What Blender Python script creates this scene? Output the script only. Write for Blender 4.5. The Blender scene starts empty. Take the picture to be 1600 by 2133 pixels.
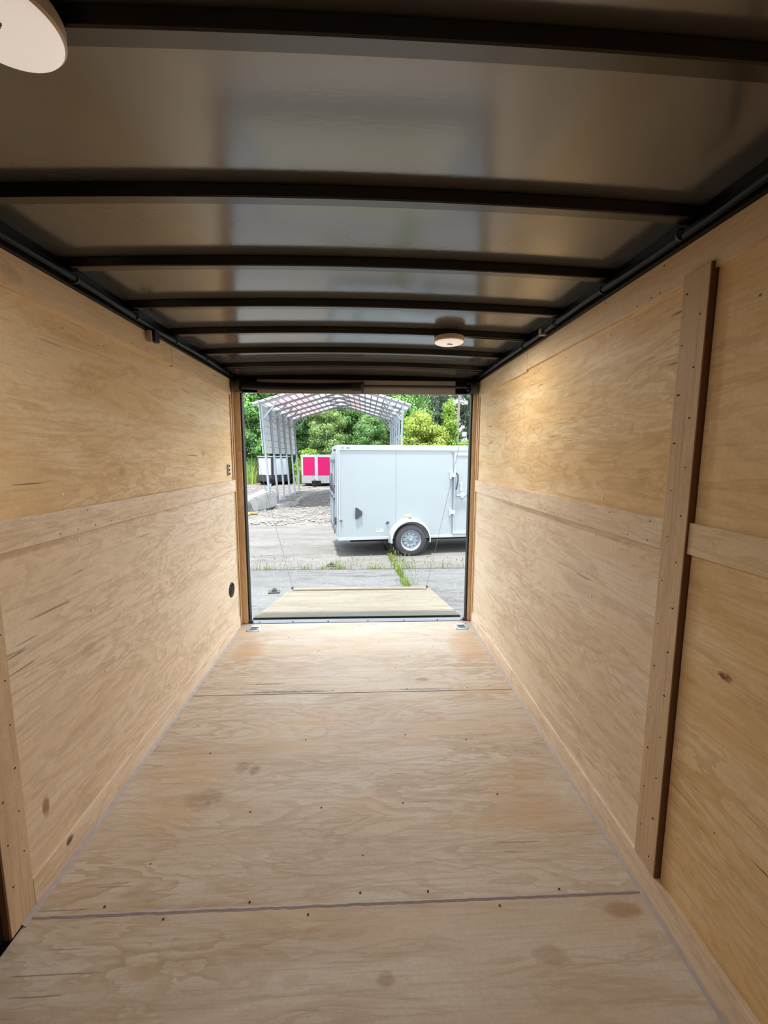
import bpy, bmesh, math, random
import numpy as np
from mathutils import Vector, Matrix

random.seed(7)
rng = np.random.default_rng(11)
S = bpy.context.scene
COL = S.collection
PI = math.pi
G = -0.42                       # level of the yard; the trailer floor is z = 0

# ------------------------------------------------------------------ camera
FPX, PITCH, YAW, ROLL, CAMZ = 888.69, -0.1285, 0.0442, 0.0027, 1.4014
cam_d = bpy.data.cameras.new('camera')
cam = bpy.data.objects.new('camera', cam_d); COL.objects.link(cam)
cam_d.sensor_fit = 'HORIZONTAL'; cam_d.sensor_width = 36.0
cam_d.lens = FPX / 1600.0 * 36.0
cam_d.clip_start = 0.02; cam_d.clip_end = 500
_f = Vector((math.sin(YAW)*math.cos(PITCH), math.cos(YAW)*math.cos(PITCH), math.sin(PITCH)))
_r = Vector((math.cos(YAW), -math.sin(YAW), 0)); _u = _r.cross(_f)
_c, _s = math.cos(ROLL), math.sin(ROLL)
_R, _U = _c*_r + _s*_u, -_s*_r + _c*_u
cam.matrix_world = Matrix(((_R.x, _U.x, -_f.x, 0), (_R.y, _U.y, -_f.y, 0), (_R.z, _U.z, -_f.z, CAMZ), (0, 0, 0, 1)))
S.camera = cam

# ------------------------------------------------------------------ sky, sun, exposure
W = bpy.data.worlds.new('sky'); S.world = W; W.use_nodes = True
nt = W.node_tree; nt.nodes.clear()
_o = nt.nodes.new('ShaderNodeOutputWorld'); _b = nt.nodes.new('ShaderNodeBackground')
_t = nt.nodes.new('ShaderNodeTexCoord'); _sx = nt.nodes.new('ShaderNodeSeparateXYZ'); _rp = nt.nodes.new('ShaderNodeValToRGB')
nt.links.new(_t.outputs['Generated'], _sx.inputs[0]); nt.links.new(_sx.outputs['Z'], _rp.inputs[0])
_rp.color_ramp.elements[0].position = 0.0; _rp.color_ramp.elements[0].color = (0.93, 0.97, 1.0, 1)
_rp.color_ramp.elements[1].position = 0.8; _rp.color_ramp.elements[1].color = (0.80, 0.90, 1.0, 1)
nt.links.new(_rp.outputs[0], _b.inputs[0]); nt.links.new(_b.outputs[0], _o.inputs[0])
_b.inputs[1].default_value = 0.75
sun_d = bpy.data.lights.new('sun', 'SUN'); sun = bpy.data.objects.new('sun', sun_d); COL.objects.link(sun)
sun_d.energy = 2.3; sun_d.angle = math.radians(4); sun_d.color = (1.0, 0.96, 0.88)
_el, _az = math.radians(80), math.radians(-20)     # high, from behind the trailer and a little to the left
_sd = Vector((math.sin(_az)*math.cos(_el), -math.cos(_az)*math.cos(_el), math.sin(_el)))
sun.rotation_euler = _sd.to_track_quat('Z', 'Y').to_euler()
S.view_settings.view_transform = 'Standard'; S.view_settings.look = 'None'
S.view_settings.gamma = 1.0; S.view_settings.use_curve_mapping = False
S.view_settings.exposure = 2.58
S.cycles.max_bounces = 12; S.cycles.diffuse_bounces = 8
S.cycles.sample_clamp_indirect = 6.0
S.cycles.use_denoising = True

# ------------------------------------------------------------------ materials
def lin(r, g, b):
    f = lambda v: (v/255/12.92) if v/255 <= 0.04045 else ((v/255+0.055)/1.055)**2.4
    return (f(r), f(g), f(b), 1)
class NT:
    def __init__(self, name):
        self.m = bpy.data.materials.new(name); self.m.use_nodes = True
        self.t = self.m.node_tree; self.t.nodes.clear()
        self.out = self.n('ShaderNodeOutputMaterial'); self.b = self.n('ShaderNodeBsdfPrincipled')
        self.l(self.b.outputs[0], self.out.inputs[0])
    def n(self, k, **kw):
        x = self.t.nodes.new(k)
        for a, v in kw.items(): setattr(x, a, v)
        return x
    def l(self, a, b): self.t.links.new(a, b)
    def math(self, op, a, b=None, c=None, clamp=False):
        x = self.n('ShaderNodeMath', operation=op); x.use_clamp = clamp
        for i, v in enumerate((a, b, c)):
            if v is None: continue
            if isinstance(v, (int, float)): x.inputs[i].default_value = v
            else: self.l(v, x.inputs[i])
        return x.outputs[0]
    def mix(self, fac, a, b, kind='MIX'):
        x = self.n('ShaderNodeMix', data_type='RGBA', blend_type=kind)
        for s, v in ((x.inputs[0], fac), (x.inputs[6], a), (x.inputs[7], b)):
            if isinstance(v, (int, float)): s.default_value = v
            elif isinstance(v, tuple): s.default_value = v
            else: self.l(v, s)
        return x.outputs[2]
    def noise(self, vec, scale, detail=3, rough=0.5, dist=0.0):
        x = self.n('ShaderNodeTexNoise')
        x.inputs['Scale'].default_value = scale; x.inputs['Detail'].default_value = detail
        x.inputs['Roughness'].default_value = rough; x.inputs['Distortion'].default_value = dist
        if vec is not None: self.l(vec, x.inputs['Vector'])
        return x.outputs['Fac']
    def map(self, vec, scale=(1, 1, 1), loc=(0, 0, 0)):
        x = self.n('ShaderNodeMapping'); x.inputs['Scale'].default_value = scale; x.inputs['Location'].default_value = loc
        self.l(vec, x.inputs['Vector']); return x.outputs[0]
    def range(self, v, a, b, c=0.0, d=1.0, smooth=True):
        x = self.n('ShaderNodeMapRange'); x.interpolation_type = 'SMOOTHSTEP' if smooth else 'LINEAR'
        self.l(v, x.inputs[0])
        for i, k in enumerate((a, b, c, d)): x.inputs[i+1].default_value = k
        return x.outputs[0]
    def bump(self, h, strength, dist=0.01):
        x = self.n('ShaderNodeBump'); x.inputs['Strength'].default_value = strength; x.inputs['Distance'].default_value = dist
        self.l(h, x.inputs['Height']); self.l(x.outputs[0], self.b.inputs['Normal'])
    def rough(self, v): self.b.inputs['Roughness'].default_value = v
    def color(self, c):
        if isinstance(c, tuple): self.b.inputs['Base Color'].default_value = c
        else: self.l(c, self.b.inputs['Base Color'])

def plain(name, col, rough=0.5, metal=0.0, vary=0.06, scale=6.0, bump=0.0, spec=0.5):
    k = NT(name); v = k.n('ShaderNodeTexCoord').outputs['Object']
    nz = k.noise(v, scale, 4, 0.6)
    f = k.range(nz, 0.3, 0.7, 1-vary, 1+vary, smooth=False)
    x = k.n('ShaderNodeVectorMath', operation='SCALE'); x.inputs[0].default_value = col[:3]; k.l(f, x.inputs['Scale'])
    k.l(x.outputs[0], k.b.inputs['Base Color'])
    k.rough(rough); k.b.inputs['Metallic'].default_value = metal; k.b.inputs['Specular IOR Level'].default_value = spec
    if bump: k.bump(k.noise(v, scale*12, 3), bump, 0.004)
    return k.m

def plywood(name, axis, light, mid, dark, ring=1.0, cracks=1.0, knots=1.0, stains=(), rough=0.55, streak=1.0, tint=None):
    """rotary-cut pine: contour figure along `axis`, fibres, checks, knots, scuffs with places of their own"""
    k = NT(name); tc = k.n('ShaderNodeTexCoord').outputs['Object']
    oi = k.n('ShaderNodeObjectInfo').outputs['Random']
    off = k.n('ShaderNodeVectorMath', operation='SCALE'); off.inputs[0].default_value = (37.0, 53.0, 71.0); k.l(oi, off.inputs['Scale'])
    ad = k.n('ShaderNodeVectorMath', operation='ADD'); k.l(tc, ad.inputs[0]); k.l(off.outputs[0], ad.inputs[1])
    v = ad.outputs[0]
    def st(al, cr): return tuple(al if i == axis else cr for i in range(3))
    # contour figure
    wv = k.noise(k.map(v, st(1.6, 5.0), (3, 3, 8)), 2.0, 3, 0.6)
    n1 = k.noise(k.map(v, st(0.62, 2.7)), 1.5, 5, 0.56, 0.35)
    n1 = k.math('ADD', n1, k.math('MULTIPLY', k.math('SUBTRACT', wv, 0.5), 0.06))
    saw = k.math('FRACT', k.math('MULTIPLY', n1, 15.0))
    band = k.math('MULTIPLY', k.range(saw, 0.25, 0.95), k.range(saw, 0.95, 1.0, 1.0, 0.0))
    n2 = k.noise(k.map(v, st(0.35, 1.1), (5, 3, 9)), 1.7, 3, 0.55, 0.4)
    figmask = k.range(n2, 0.36, 0.66, 0.12, 1.0)
    fig = k.math('MULTIPLY', k.math('MULTIPLY', band, figmask), 0.60*ring, clamp=True)
    patch = k.range(k.noise(k.map(v, st(0.42, 2.3), (2, 7, 1)), 2.1, 5, 0.62, 0.7), 0.38, 0.62)
    c = k.mix(patch, light, mid)
    c = k.mix(fig, c, dark)
    # blotches with one crisp side, finer
    n3 = k.noise(k.map(v, st(0.75, 4.4), (8, 1, 4)), 2.6, 5, 0.62, 1.0)
    crisp = k.math('MULTIPLY', k.range(n3, 0.50, 0.60), k.range(n3, 0.60, 0.625, 1.0, 0.15))
    c = k.mix(k.math('MULTIPLY', crisp, 0.40*min(1.0, ring+0.25)), c, dark)
    sp0 = k.range(k.noise(v, 75, 3, 0.7), 0.35, 0.75, 0.0, 0.22)
    c = k.mix(sp0, c, dark)
    if tint:
        n9 = k.range(k.noise(k.map(v, st(0.5, 1.7), (3, 9, 6)), 1.9, 3, 0.6), 0.5, 0.75)
        c = k.mix(k.math('MULTIPLY', n9, 0.5), c, tint)
    # fibre streaks
    fb = k.noise(k.map(v, st(2.2, 105.0)), 1.0, 3, 0.65)
    c = k.mix(k.range(fb, 0.48, 0.78, 0.0, 0.42*streak), c, dark)
    f2 = k.noise(k.map(v, st(10.0, 300.0)), 1.0, 2, 0.6)
    c = k.mix(k.range(f2, 0.55, 0.8, 0.0, 0.25*streak), c, dark)
    # checks (fine dark splits along the grain)
    ck = k.noise(k.map(v, st(2.7, 88.0), (1, 2, 3)), 1.0, 2.5, 0.5, 0.1)
    cm = k.range(k.noise(k.map(v, st(0.8, 1.6), (9, 9, 2)), 1.6, 2), 0.52, 0.62)
    chk = k.math('MULTIPLY', k.range(ck, 0.672, 0.70), cm)
    c = k.mix(k.math('MULTIPLY', chk, 0.75*cracks, clamp=True), c, lin(74, 50, 30))
    # knots
    vo = k.n('ShaderNodeTexVoronoi'); vo.inputs['Scale'].default_value = 1.0; vo.inputs['Randomness'].default_value = 1.0
    k.l(k.map(v, st(1.9, 3.6)), vo.inputs['Vector'])
    sep = k.n('ShaderNodeSeparateColor'); k.l(vo.outputs['Color'], sep.inputs[0])
    has = k.range(sep.outputs[0], 0.72, 0.74)
    dn = k.math('ADD', vo.outputs['Distance'], k.math('MULTIPLY', k.math('SUBTRACT', k.noise(v, 18, 2), 0.5), 0.09))
    kn = k.math('MULTIPLY', k.range(dn, 0.045, 0.10, 1.0, 0.0), has)
    halo = k.math('MULTIPLY', k.range(dn, 0.08, 0.32, 1.0, 0.0), has)
    c = k.mix(k.math('MULTIPLY', halo, 0.30*knots), c, dark)
    c = k.mix(k.math('MULTIPLY', kn, 0.6*knots), c, lin(128, 84, 46))
    # nail pin-holes and dirt specks
    vp = k.n('ShaderNodeTexVoronoi'); vp.inputs['Scale'].default_value = 7.0; k.l(v, vp.inputs['Vector'])
    sp = k.n('ShaderNodeSeparateColor'); k.l(vp.outputs['Color'], sp.inputs[0])
    pin = k.math('MULTIPLY', k.range(vp.outputs['Distance'], 0.018, 0.035, 1.0, 0.0), k.range(sp.outputs[1], 0.78, 0.8))
    c = k.mix(k.math('MULTIPLY', pin, 0.8), c, lin(60, 42, 28))
    for (p, s, colr, amt, sc) in stains:
        mp = k.n('ShaderNodeVectorMath', operation='SUBTRACT'); k.l(tc, mp.inputs[0]); mp.inputs[1].default_value = p
        ms = k.n('ShaderNodeVectorMath', operation='DIVIDE'); k.l(mp.outputs[0], ms.inputs[0]); ms.inputs[1].default_value = s
        ln = k.n('ShaderNodeVectorMath', operation='LENGTH'); k.l(ms.outputs[0], ln.inputs[0])
        m = k.range(ln.outputs['Value'], 0.2, 1.0, 1.0, 0.0)
        nn = k.range(k.math('MULTIPLY', m, k.noise(k.map(tc, st(0.6, 1.6)), sc, 4, 0.75)), 0.22, 0.55)
        c = k.mix(k.math('MULTIPLY', nn, amt, clamp=True), c, colr)
    k.color(c); k.rough(rough); k.b.inputs['Specular IOR Level'].default_value = 0.3
    hgt = k.math('ADD', k.math('MULTIPLY', fb, 0.5), k.math('SUBTRACT', 0.5, chk))
    k.bump(hgt, 0.12, 0.003)
    return k.m

M = {}
WL, WM, WD = (0.88, 0.69, 0.43, 1), (0.82, 0.58, 0.305, 1), (0.56, 0.335, 0.135, 1)
FL, FM, FD = (0.66, 0.575, 0.475, 1), (0.60, 0.495, 0.39, 1), (0.40, 0.27, 0.155, 1)
LL, LM, LD = (0.88, 0.73, 0.56, 1), (0.83, 0.65, 0.47, 1), (0.54, 0.37, 0.22, 1)
M['wall_ply'] = plywood('wall_plywood', 1, WL, WM, WD, 0.75, 1.0, 0.5,
    stains=[((0.91, 0.98, 0.85), (0.1, 0.045, 0.02), lin(120, 62, 40), 1.0, 30), ((-1.04, 1.30, 0.27), (0.1, 0.03, 0.07), lin(150, 105, 60), 0.9, 14),
            ((-1.04, 1.83, 0.40), (0.1, 0.05, 0.08), lin(150, 105, 66), 0.7, 9)])
M['wall_ply_low'] = plywood('lower_wall_plywood', 1, LL, LM, (0.52, 0.39, 0.25, 1), 0.95, 0.8, 0.4,
    stains=[((0.92, 0.98, 0.85), (0.1, 0.045, 0.02), lin(120, 62, 40), 1.0, 30), ((-1.04, 1.30, 0.27), (0.1, 0.03, 0.07), lin(150, 105, 60), 0.8, 14)])
M['floor_ply'] = plywood('floor_plywood', 0, FL, FM, FD, 1.0, 0.7, 0.8, rough=0.5, tint=(0.62, 0.42, 0.24, 1),
    stains=[((-0.67, 1.62, 0), (0.16, 0.12, 0.1), lin(120, 96, 72), 0.45, 34), ((-0.56, 1.80, 0), (0.06, 0.07, 0.1), lin(150, 135, 118), 0.6, 40),
            ((-0.50, 1.78, 0), (0.05, 0.06, 0.1), lin(80, 66, 56), 0.45, 60), ((0.52, 1.02, 0), (0.10, 0.05, 0.1), lin(150, 112, 72), 0.4, 18),
            ((0.80, 1.13, 0), (0.13, 0.05, 0.1), lin(150, 106, 66), 0.55, 9), ((-0.45, 2.425, 0), (0.5, 0.025, 0.1), lin(100, 92, 100), 0.8, 30),
            ((0.35, 2.425, 0), (0.4, 0.02, 0.1), lin(100, 92, 100), 0.6, 30), ((-0.62, 2.52, 0), (0.25, 0.012, 0.1), lin(90, 75, 70), 0.9, 50),
            ((0.66, 1.62, 0), (0.34, 0.34, 0.1), lin(196, 156, 108), 0.42, 5), ((-0.80, 1.7, 0), (0.3, 0.5, 0.1), lin(204, 166, 120), 0.38, 4), ((0.75, 3.0, 0), (0.25, 0.45, 0.1), lin(200, 150, 96), 0.5, 6), ((-0.85, 3.0, 0), (0.2, 0.4, 0.1), lin(190, 140, 90), 0.5, 7),
            ((-0.30, 0.80, 0), (0.3, 0.12, 0.1), lin(168, 128, 92), 0.5, 8), ((0.05, 0.98, 0), (0.05, 0.04, 0.1), lin(140, 100, 62), 0.45, 20)])
M['board_y'] = plywood('trim_board', 1, (0.82, 0.65, 0.44, 1), (0.76, 0.57, 0.35, 1), (0.58, 0.38, 0.19, 1), 0.7, 0.8, 0.3)
M['board_low'] = plywood('low_trim_board', 1, LL, LM, LD, 0.7, 0.9, 0.3, stains=[((-1.035, 1.375, 0.075), (0.1, 0.035, 0.03), lin(60, 52, 46), 0.9, 40)])
M['board_z'] = plywood('batten_board', 2, (0.72, 0.54, 0.36, 1), (0.64, 0.46, 0.29, 1), (0.40, 0.25, 0.13, 1), 0.35, 0.5, 0.1, streak=1.9)
M['jamb_wood'] = plywood('jamb_board', 2, (0.80, 0.60, 0.38, 1), (0.72, 0.51, 0.29, 1), (0.50, 0.30, 0.14, 1), 1.0, 0.3, 0.0)
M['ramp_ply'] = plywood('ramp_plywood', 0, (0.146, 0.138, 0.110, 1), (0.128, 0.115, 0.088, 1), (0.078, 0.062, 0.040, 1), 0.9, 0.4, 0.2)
M['edge_ply'] = plain('plywood_edge', lin(118, 80, 50), 0.8)
M['edge_olive'] = plain('ramp_edge_paint', lin(62, 58, 44), 0.6)
M['screw_white'] = plain('white_screw_paint', lin(236, 226, 212), 0.4, vary=0.01)
M['nail'] = plain('nail_rust', lin(58, 40, 28), 0.7)
M['black'] = plain('black_painted_steel', (0.0035, 0.0035, 0.0035, 1), 0.38, vary=0.1, spec=0.2)
M['rib_black'] = plain('gloss_black_steel', (0.003, 0.003, 0.003, 1), 0.22, vary=0.1, spec=1.0)
M['rubber'] = plain('black_rubber', (0.012, 0.012, 0.013, 1), 0.6)
M['caulk'] = plain('grey_sealant', lin(168, 154, 150), 0.5, vary=0.12, scale=30)
M['white_plastic'] = plain('white_plastic', lin(225, 212, 200), 0.4, vary=0.02)
M['lens'] = plain('frosted_lens', lin(228, 214, 202), 0.45, vary=0.03)
_p = [n for n in M['lens'].node_tree.nodes if n.type == 'BSDF_PRINCIPLED'][0]
_p.inputs['Emission Color'].default_value = (1.0, 0.9, 0.8, 1); _p.inputs['Emission Strength'].default_value = 0.085  # soft glow added so the lenses look lit
M['wire_green'] = plain('green_wire', lin(120, 140, 120), 0.5)
M['zip'] = plain('silver_tape', lin(170, 168, 166), 0.35)
M['brown_panel'] = plain('header_panel_paint', (0.40, 0.39, 0.37, 1), 0.4, vary=0.03)
M['alu'] = plain('mill_aluminium', (0.179, 0.191, 0.214, 1), 0.35, 0.85, 0.08)
M['zinc'] = plain('zinc_plate', (0.502, 0.599, 0.648, 1), 0.35, 0.55, 0.15, 40)
M['galv'] = plain('galvanised_tube', (0.236, 0.272, 0.308, 1), 0.45, 0.3, 0.1, 3)
M['galv_dark'] = plain('galvanised_rafter', (0.237, 0.259, 0.285, 1), 0.5, 0.3, 0.1, 3)
def sheetmat(name, col, trans):
    k = NT(name); k.color(col); k.rough(0.5)
    tr = k.n('ShaderNodeBsdfTranslucent'); tr.inputs[0].default_value = col
    mx = k.n('ShaderNodeMixShader'); mx.inputs[0].default_value = trans
    k.l(k.b.outputs[0], mx.inputs[1]); k.l(tr.outputs[0], mx.inputs[2]); k.l(mx.outputs[0], k.out.inputs[0]); return k.m
M['sheet'] = sheetmat('translucent_roof_sheet', (0.703, 0.703, 0.712, 1), 0.42)  # translucency added to brighten the shaded roof underside
M['sheet_pink'] = sheetmat('pink_roof_sheet', (0.722, 0.646, 0.665, 1), 0.42)  # slightly pinker base colour than the other sheets
M['sheet_wall'] = plain('painted_wall_sheet', (0.386, 0.414, 0.444, 1), 0.5, 0, 0.05, 2)
M['cover'] = plain('spring_cover', (0.007, 0.006, 0.006, 1), 0.35, spec=0.2)
M['drum'] = plain('drum_plate', (0.05, 0.045, 0.04, 1), 0.4)
M['chrome'] = plain('chrome', (0.296, 0.306, 0.315, 1), 0.2, 0.9)
M['skin_grey'] = plain('pale_grey_paint', (0.242, 0.275, 0.292, 1), 0.35, 0, 0.02, 1.5)
M['trim_white'] = plain('white_trim', (0.289, 0.320, 0.334, 1), 0.4, 0, 0.03)
M['rim_white'] = plain('white_wheel_paint', (0.227, 0.266, 0.296, 1), 0.35, 0, 0.03)
M['tire'] = plain('tyre_rubber', (0.027, 0.026, 0.030, 1), 0.75, 0, 0.12, 14)
M['dark'] = plain('dark_void', (0.010, 0.011, 0.012, 1), 0.6)
M['slate'] = plain('slate_plastic', (0.027, 0.032, 0.039, 1), 0.5)
M['panel_white'] = plain('white_nose_panel', (0.33, 0.37, 0.39, 1), 0.35, 0, 0.02)
M['pink'] = plain('hot_pink_paint', (0.32, 0.004, 0.072, 1), 0.45, 0, 0.02, spec=0.15)
M['black_skin'] = plain('black_trailer_paint', (0.012, 0.013, 0.016, 1), 0.35)
M['silver'] = plain('silver_stone_guard', (0.227, 0.227, 0.232, 1), 0.45, 0.2, 0.12, 8)
M['yellow'] = plain('yellow_label', lin(180, 166, 96), 0.5)
M['paper'] = plain('white_label', lin(178, 184, 186), 0.5, vary=0.01)
M['ink'] = plain('dark_print', lin(70, 75, 80), 0.6)
M['lamp_red'] = plain('dark_marker_lens', lin(70, 60, 60), 0.3)
M['bark'] = plain('bark', (0.058, 0.043, 0.032, 1), 0.9, 0, 0.3, 8)
M['pale_bark'] = plain('pale_bark', (0.174, 0.157, 0.151, 1), 0.9, 0, 0.3, 8)
M['yellow_wood'] = plain('fresh_lumber', lin(160, 124, 72), 0.6, 0, 0.1, 20)
M['stone'] = plain('stones', (0.158, 0.147, 0.140, 1), 0.9, 0, 0.35, 9)
M['iron'] = plain('rusty_iron', (0.049, 0.047, 0.044, 1), 0.7, 0.2, 0.2, 30)

def concrete(name, a, b, dirt, scale=1.0, bump=0.3):
    k = NT(name); v = k.n('ShaderNodeTexCoord').outputs['Object']
    n1 = k.noise(k.map(v, (0.55, 1.5, 1)), 1.3*scale, 6, 0.65, 0.6)
    c = k.mix(k.range(n1, 0.35, 0.65), a, b)
    n2 = k.noise(k.map(v, (0.35, 2.2, 1), (4, 1, 0)), 2.2*scale, 6, 0.7, 1.2)
    c = k.mix(k.range(n2, 0.50, 0.68, 0, 0.8), c, dirt)
    n3 = k.noise(v, 34*scale, 4, 0.7)
    c = k.mix(k.range(n3, 0.52, 0.72, 0, 0.45), c, dirt)
    n4 = k.noise(k.map(v, (0.8, 0.5, 1), (7, 2, 0)), 3.0*scale, 5, 0.7, 2.5)
    ln = k.math('ABSOLUTE', k.math('SUBTRACT', n4, 0.5))
    c = k.mix(k.range(ln, 0.0, 0.006, 0.35, 0), c, (0.302, 0.307, 0.317, 1))
    k.color(c); k.rough(0.85); k.b.inputs['Specular IOR Level'].default_value = 0.2
    k.bump(k.math('ADD', n3, n2), bump, 0.01)
    return k.m
M['slab'] = concrete('yard_concrete', (0.095, 0.097, 0.101, 1), (0.073, 0.074, 0.076, 1), (0.040, 0.040, 0.040, 1))
M['slab_far'] = concrete('yard_concrete_sandy', (0.111, 0.108, 0.104, 1), (0.087, 0.085, 0.082, 1), (0.049, 0.046, 0.044, 1))
M['gravel'] = concrete('gravel_ground', (0.133, 0.126, 0.119, 1), (0.081, 0.074, 0.070, 1), (0.034, 0.030, 0.029, 1), 1.4, 1.0)
M['block'] = concrete('cast_block', (0.201, 0.207, 0.207, 1), (0.162, 0.166, 0.166, 1), (0.090, 0.090, 0.090, 1), 1.6, 0.8)

def ceiling_mat():
    k = NT('ceiling_sheet'); v = k.n('ShaderNodeTexCoord').outputs['Object']
    n = k.noise(v, 2.0, 3)
    k.color(k.mix(k.range(n, 0.3, 0.7), (0.084, 0.083, 0.080, 1), (0.098, 0.097, 0.094, 1)))
    k.rough(0.15); k.b.inputs['IOR'].default_value = 2.2
    k.bump(k.noise(k.map(v, (1, 2.5, 1)), 42, 3, 0.5), 0.035, 0.004)
    return k.m
M['ceiling'] = ceiling_mat()

def leafmat(name, a, b, trans=0.35):
    k = NT(name); oi = k.n('ShaderNodeNewGeometry')
    tcv = k.n('ShaderNodeTexCoord').outputs['Object']
    n = k.noise(tcv, 1.1, 3)
    r = oi.outputs['Random Per Island']
    f = k.math('ADD', k.math('MULTIPLY', n, 0.9), k.math('MULTIPLY', k.math('SUBTRACT', r, 0.5), 0.8), clamp=True)
    c = k.mix(f, a, b); k.color(c); k.rough(0.55); k.b.inputs['Specular IOR Level'].default_value = 0.3
    tr = k.n('ShaderNodeBsdfTranslucent'); k.l(c, tr.inputs[0])
    mx = k.n('ShaderNodeMixShader'); mx.inputs[0].default_value = trans
    k.l(k.b.outputs[0], mx.inputs[1]); k.l(tr.outputs[0], mx.inputs[2]); k.l(mx.outputs[0], k.out.inputs[0])
    return k.m
M['leaf_dark'] = leafmat('dark_foliage', (0.046, 0.132, 0.041, 1), (0.224, 0.386, 0.123, 1))
M['leaf_mid'] = leafmat('mid_foliage', (0.062, 0.193, 0.051, 1), (0.327, 0.571, 0.163, 1))
M['leaf_pine'] = leafmat('pine_foliage', (0.072, 0.142, 0.046, 1), (0.327, 0.448, 0.153, 1))
M['leaf_blue'] = leafmat('grey_pine_foliage', (0.053, 0.098, 0.060, 1), (0.196, 0.272, 0.166, 1))
M['leaf_yellow'] = leafmat('yellow_green_foliage', (0.147, 0.240, 0.034, 1), (0.400, 0.453, 0.094, 1))
M['leaf_lime'] = leafmat('lime_foliage', (0.107, 0.224, 0.027, 1), (0.278, 0.406, 0.069, 1))
M['grass'] = leafmat('weed_blades', (0.083, 0.142, 0.017, 1), (0.236, 0.295, 0.083, 1))
M['grass_dry'] = leafmat('dry_stalks', (0.118, 0.123, 0.060, 1), (0.236, 0.227, 0.138, 1))
M['grass_tall'] = leafmat('tall_grass_blades', (0.168, 0.315, 0.054, 1), (0.501, 0.586, 0.188, 1))

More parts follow.
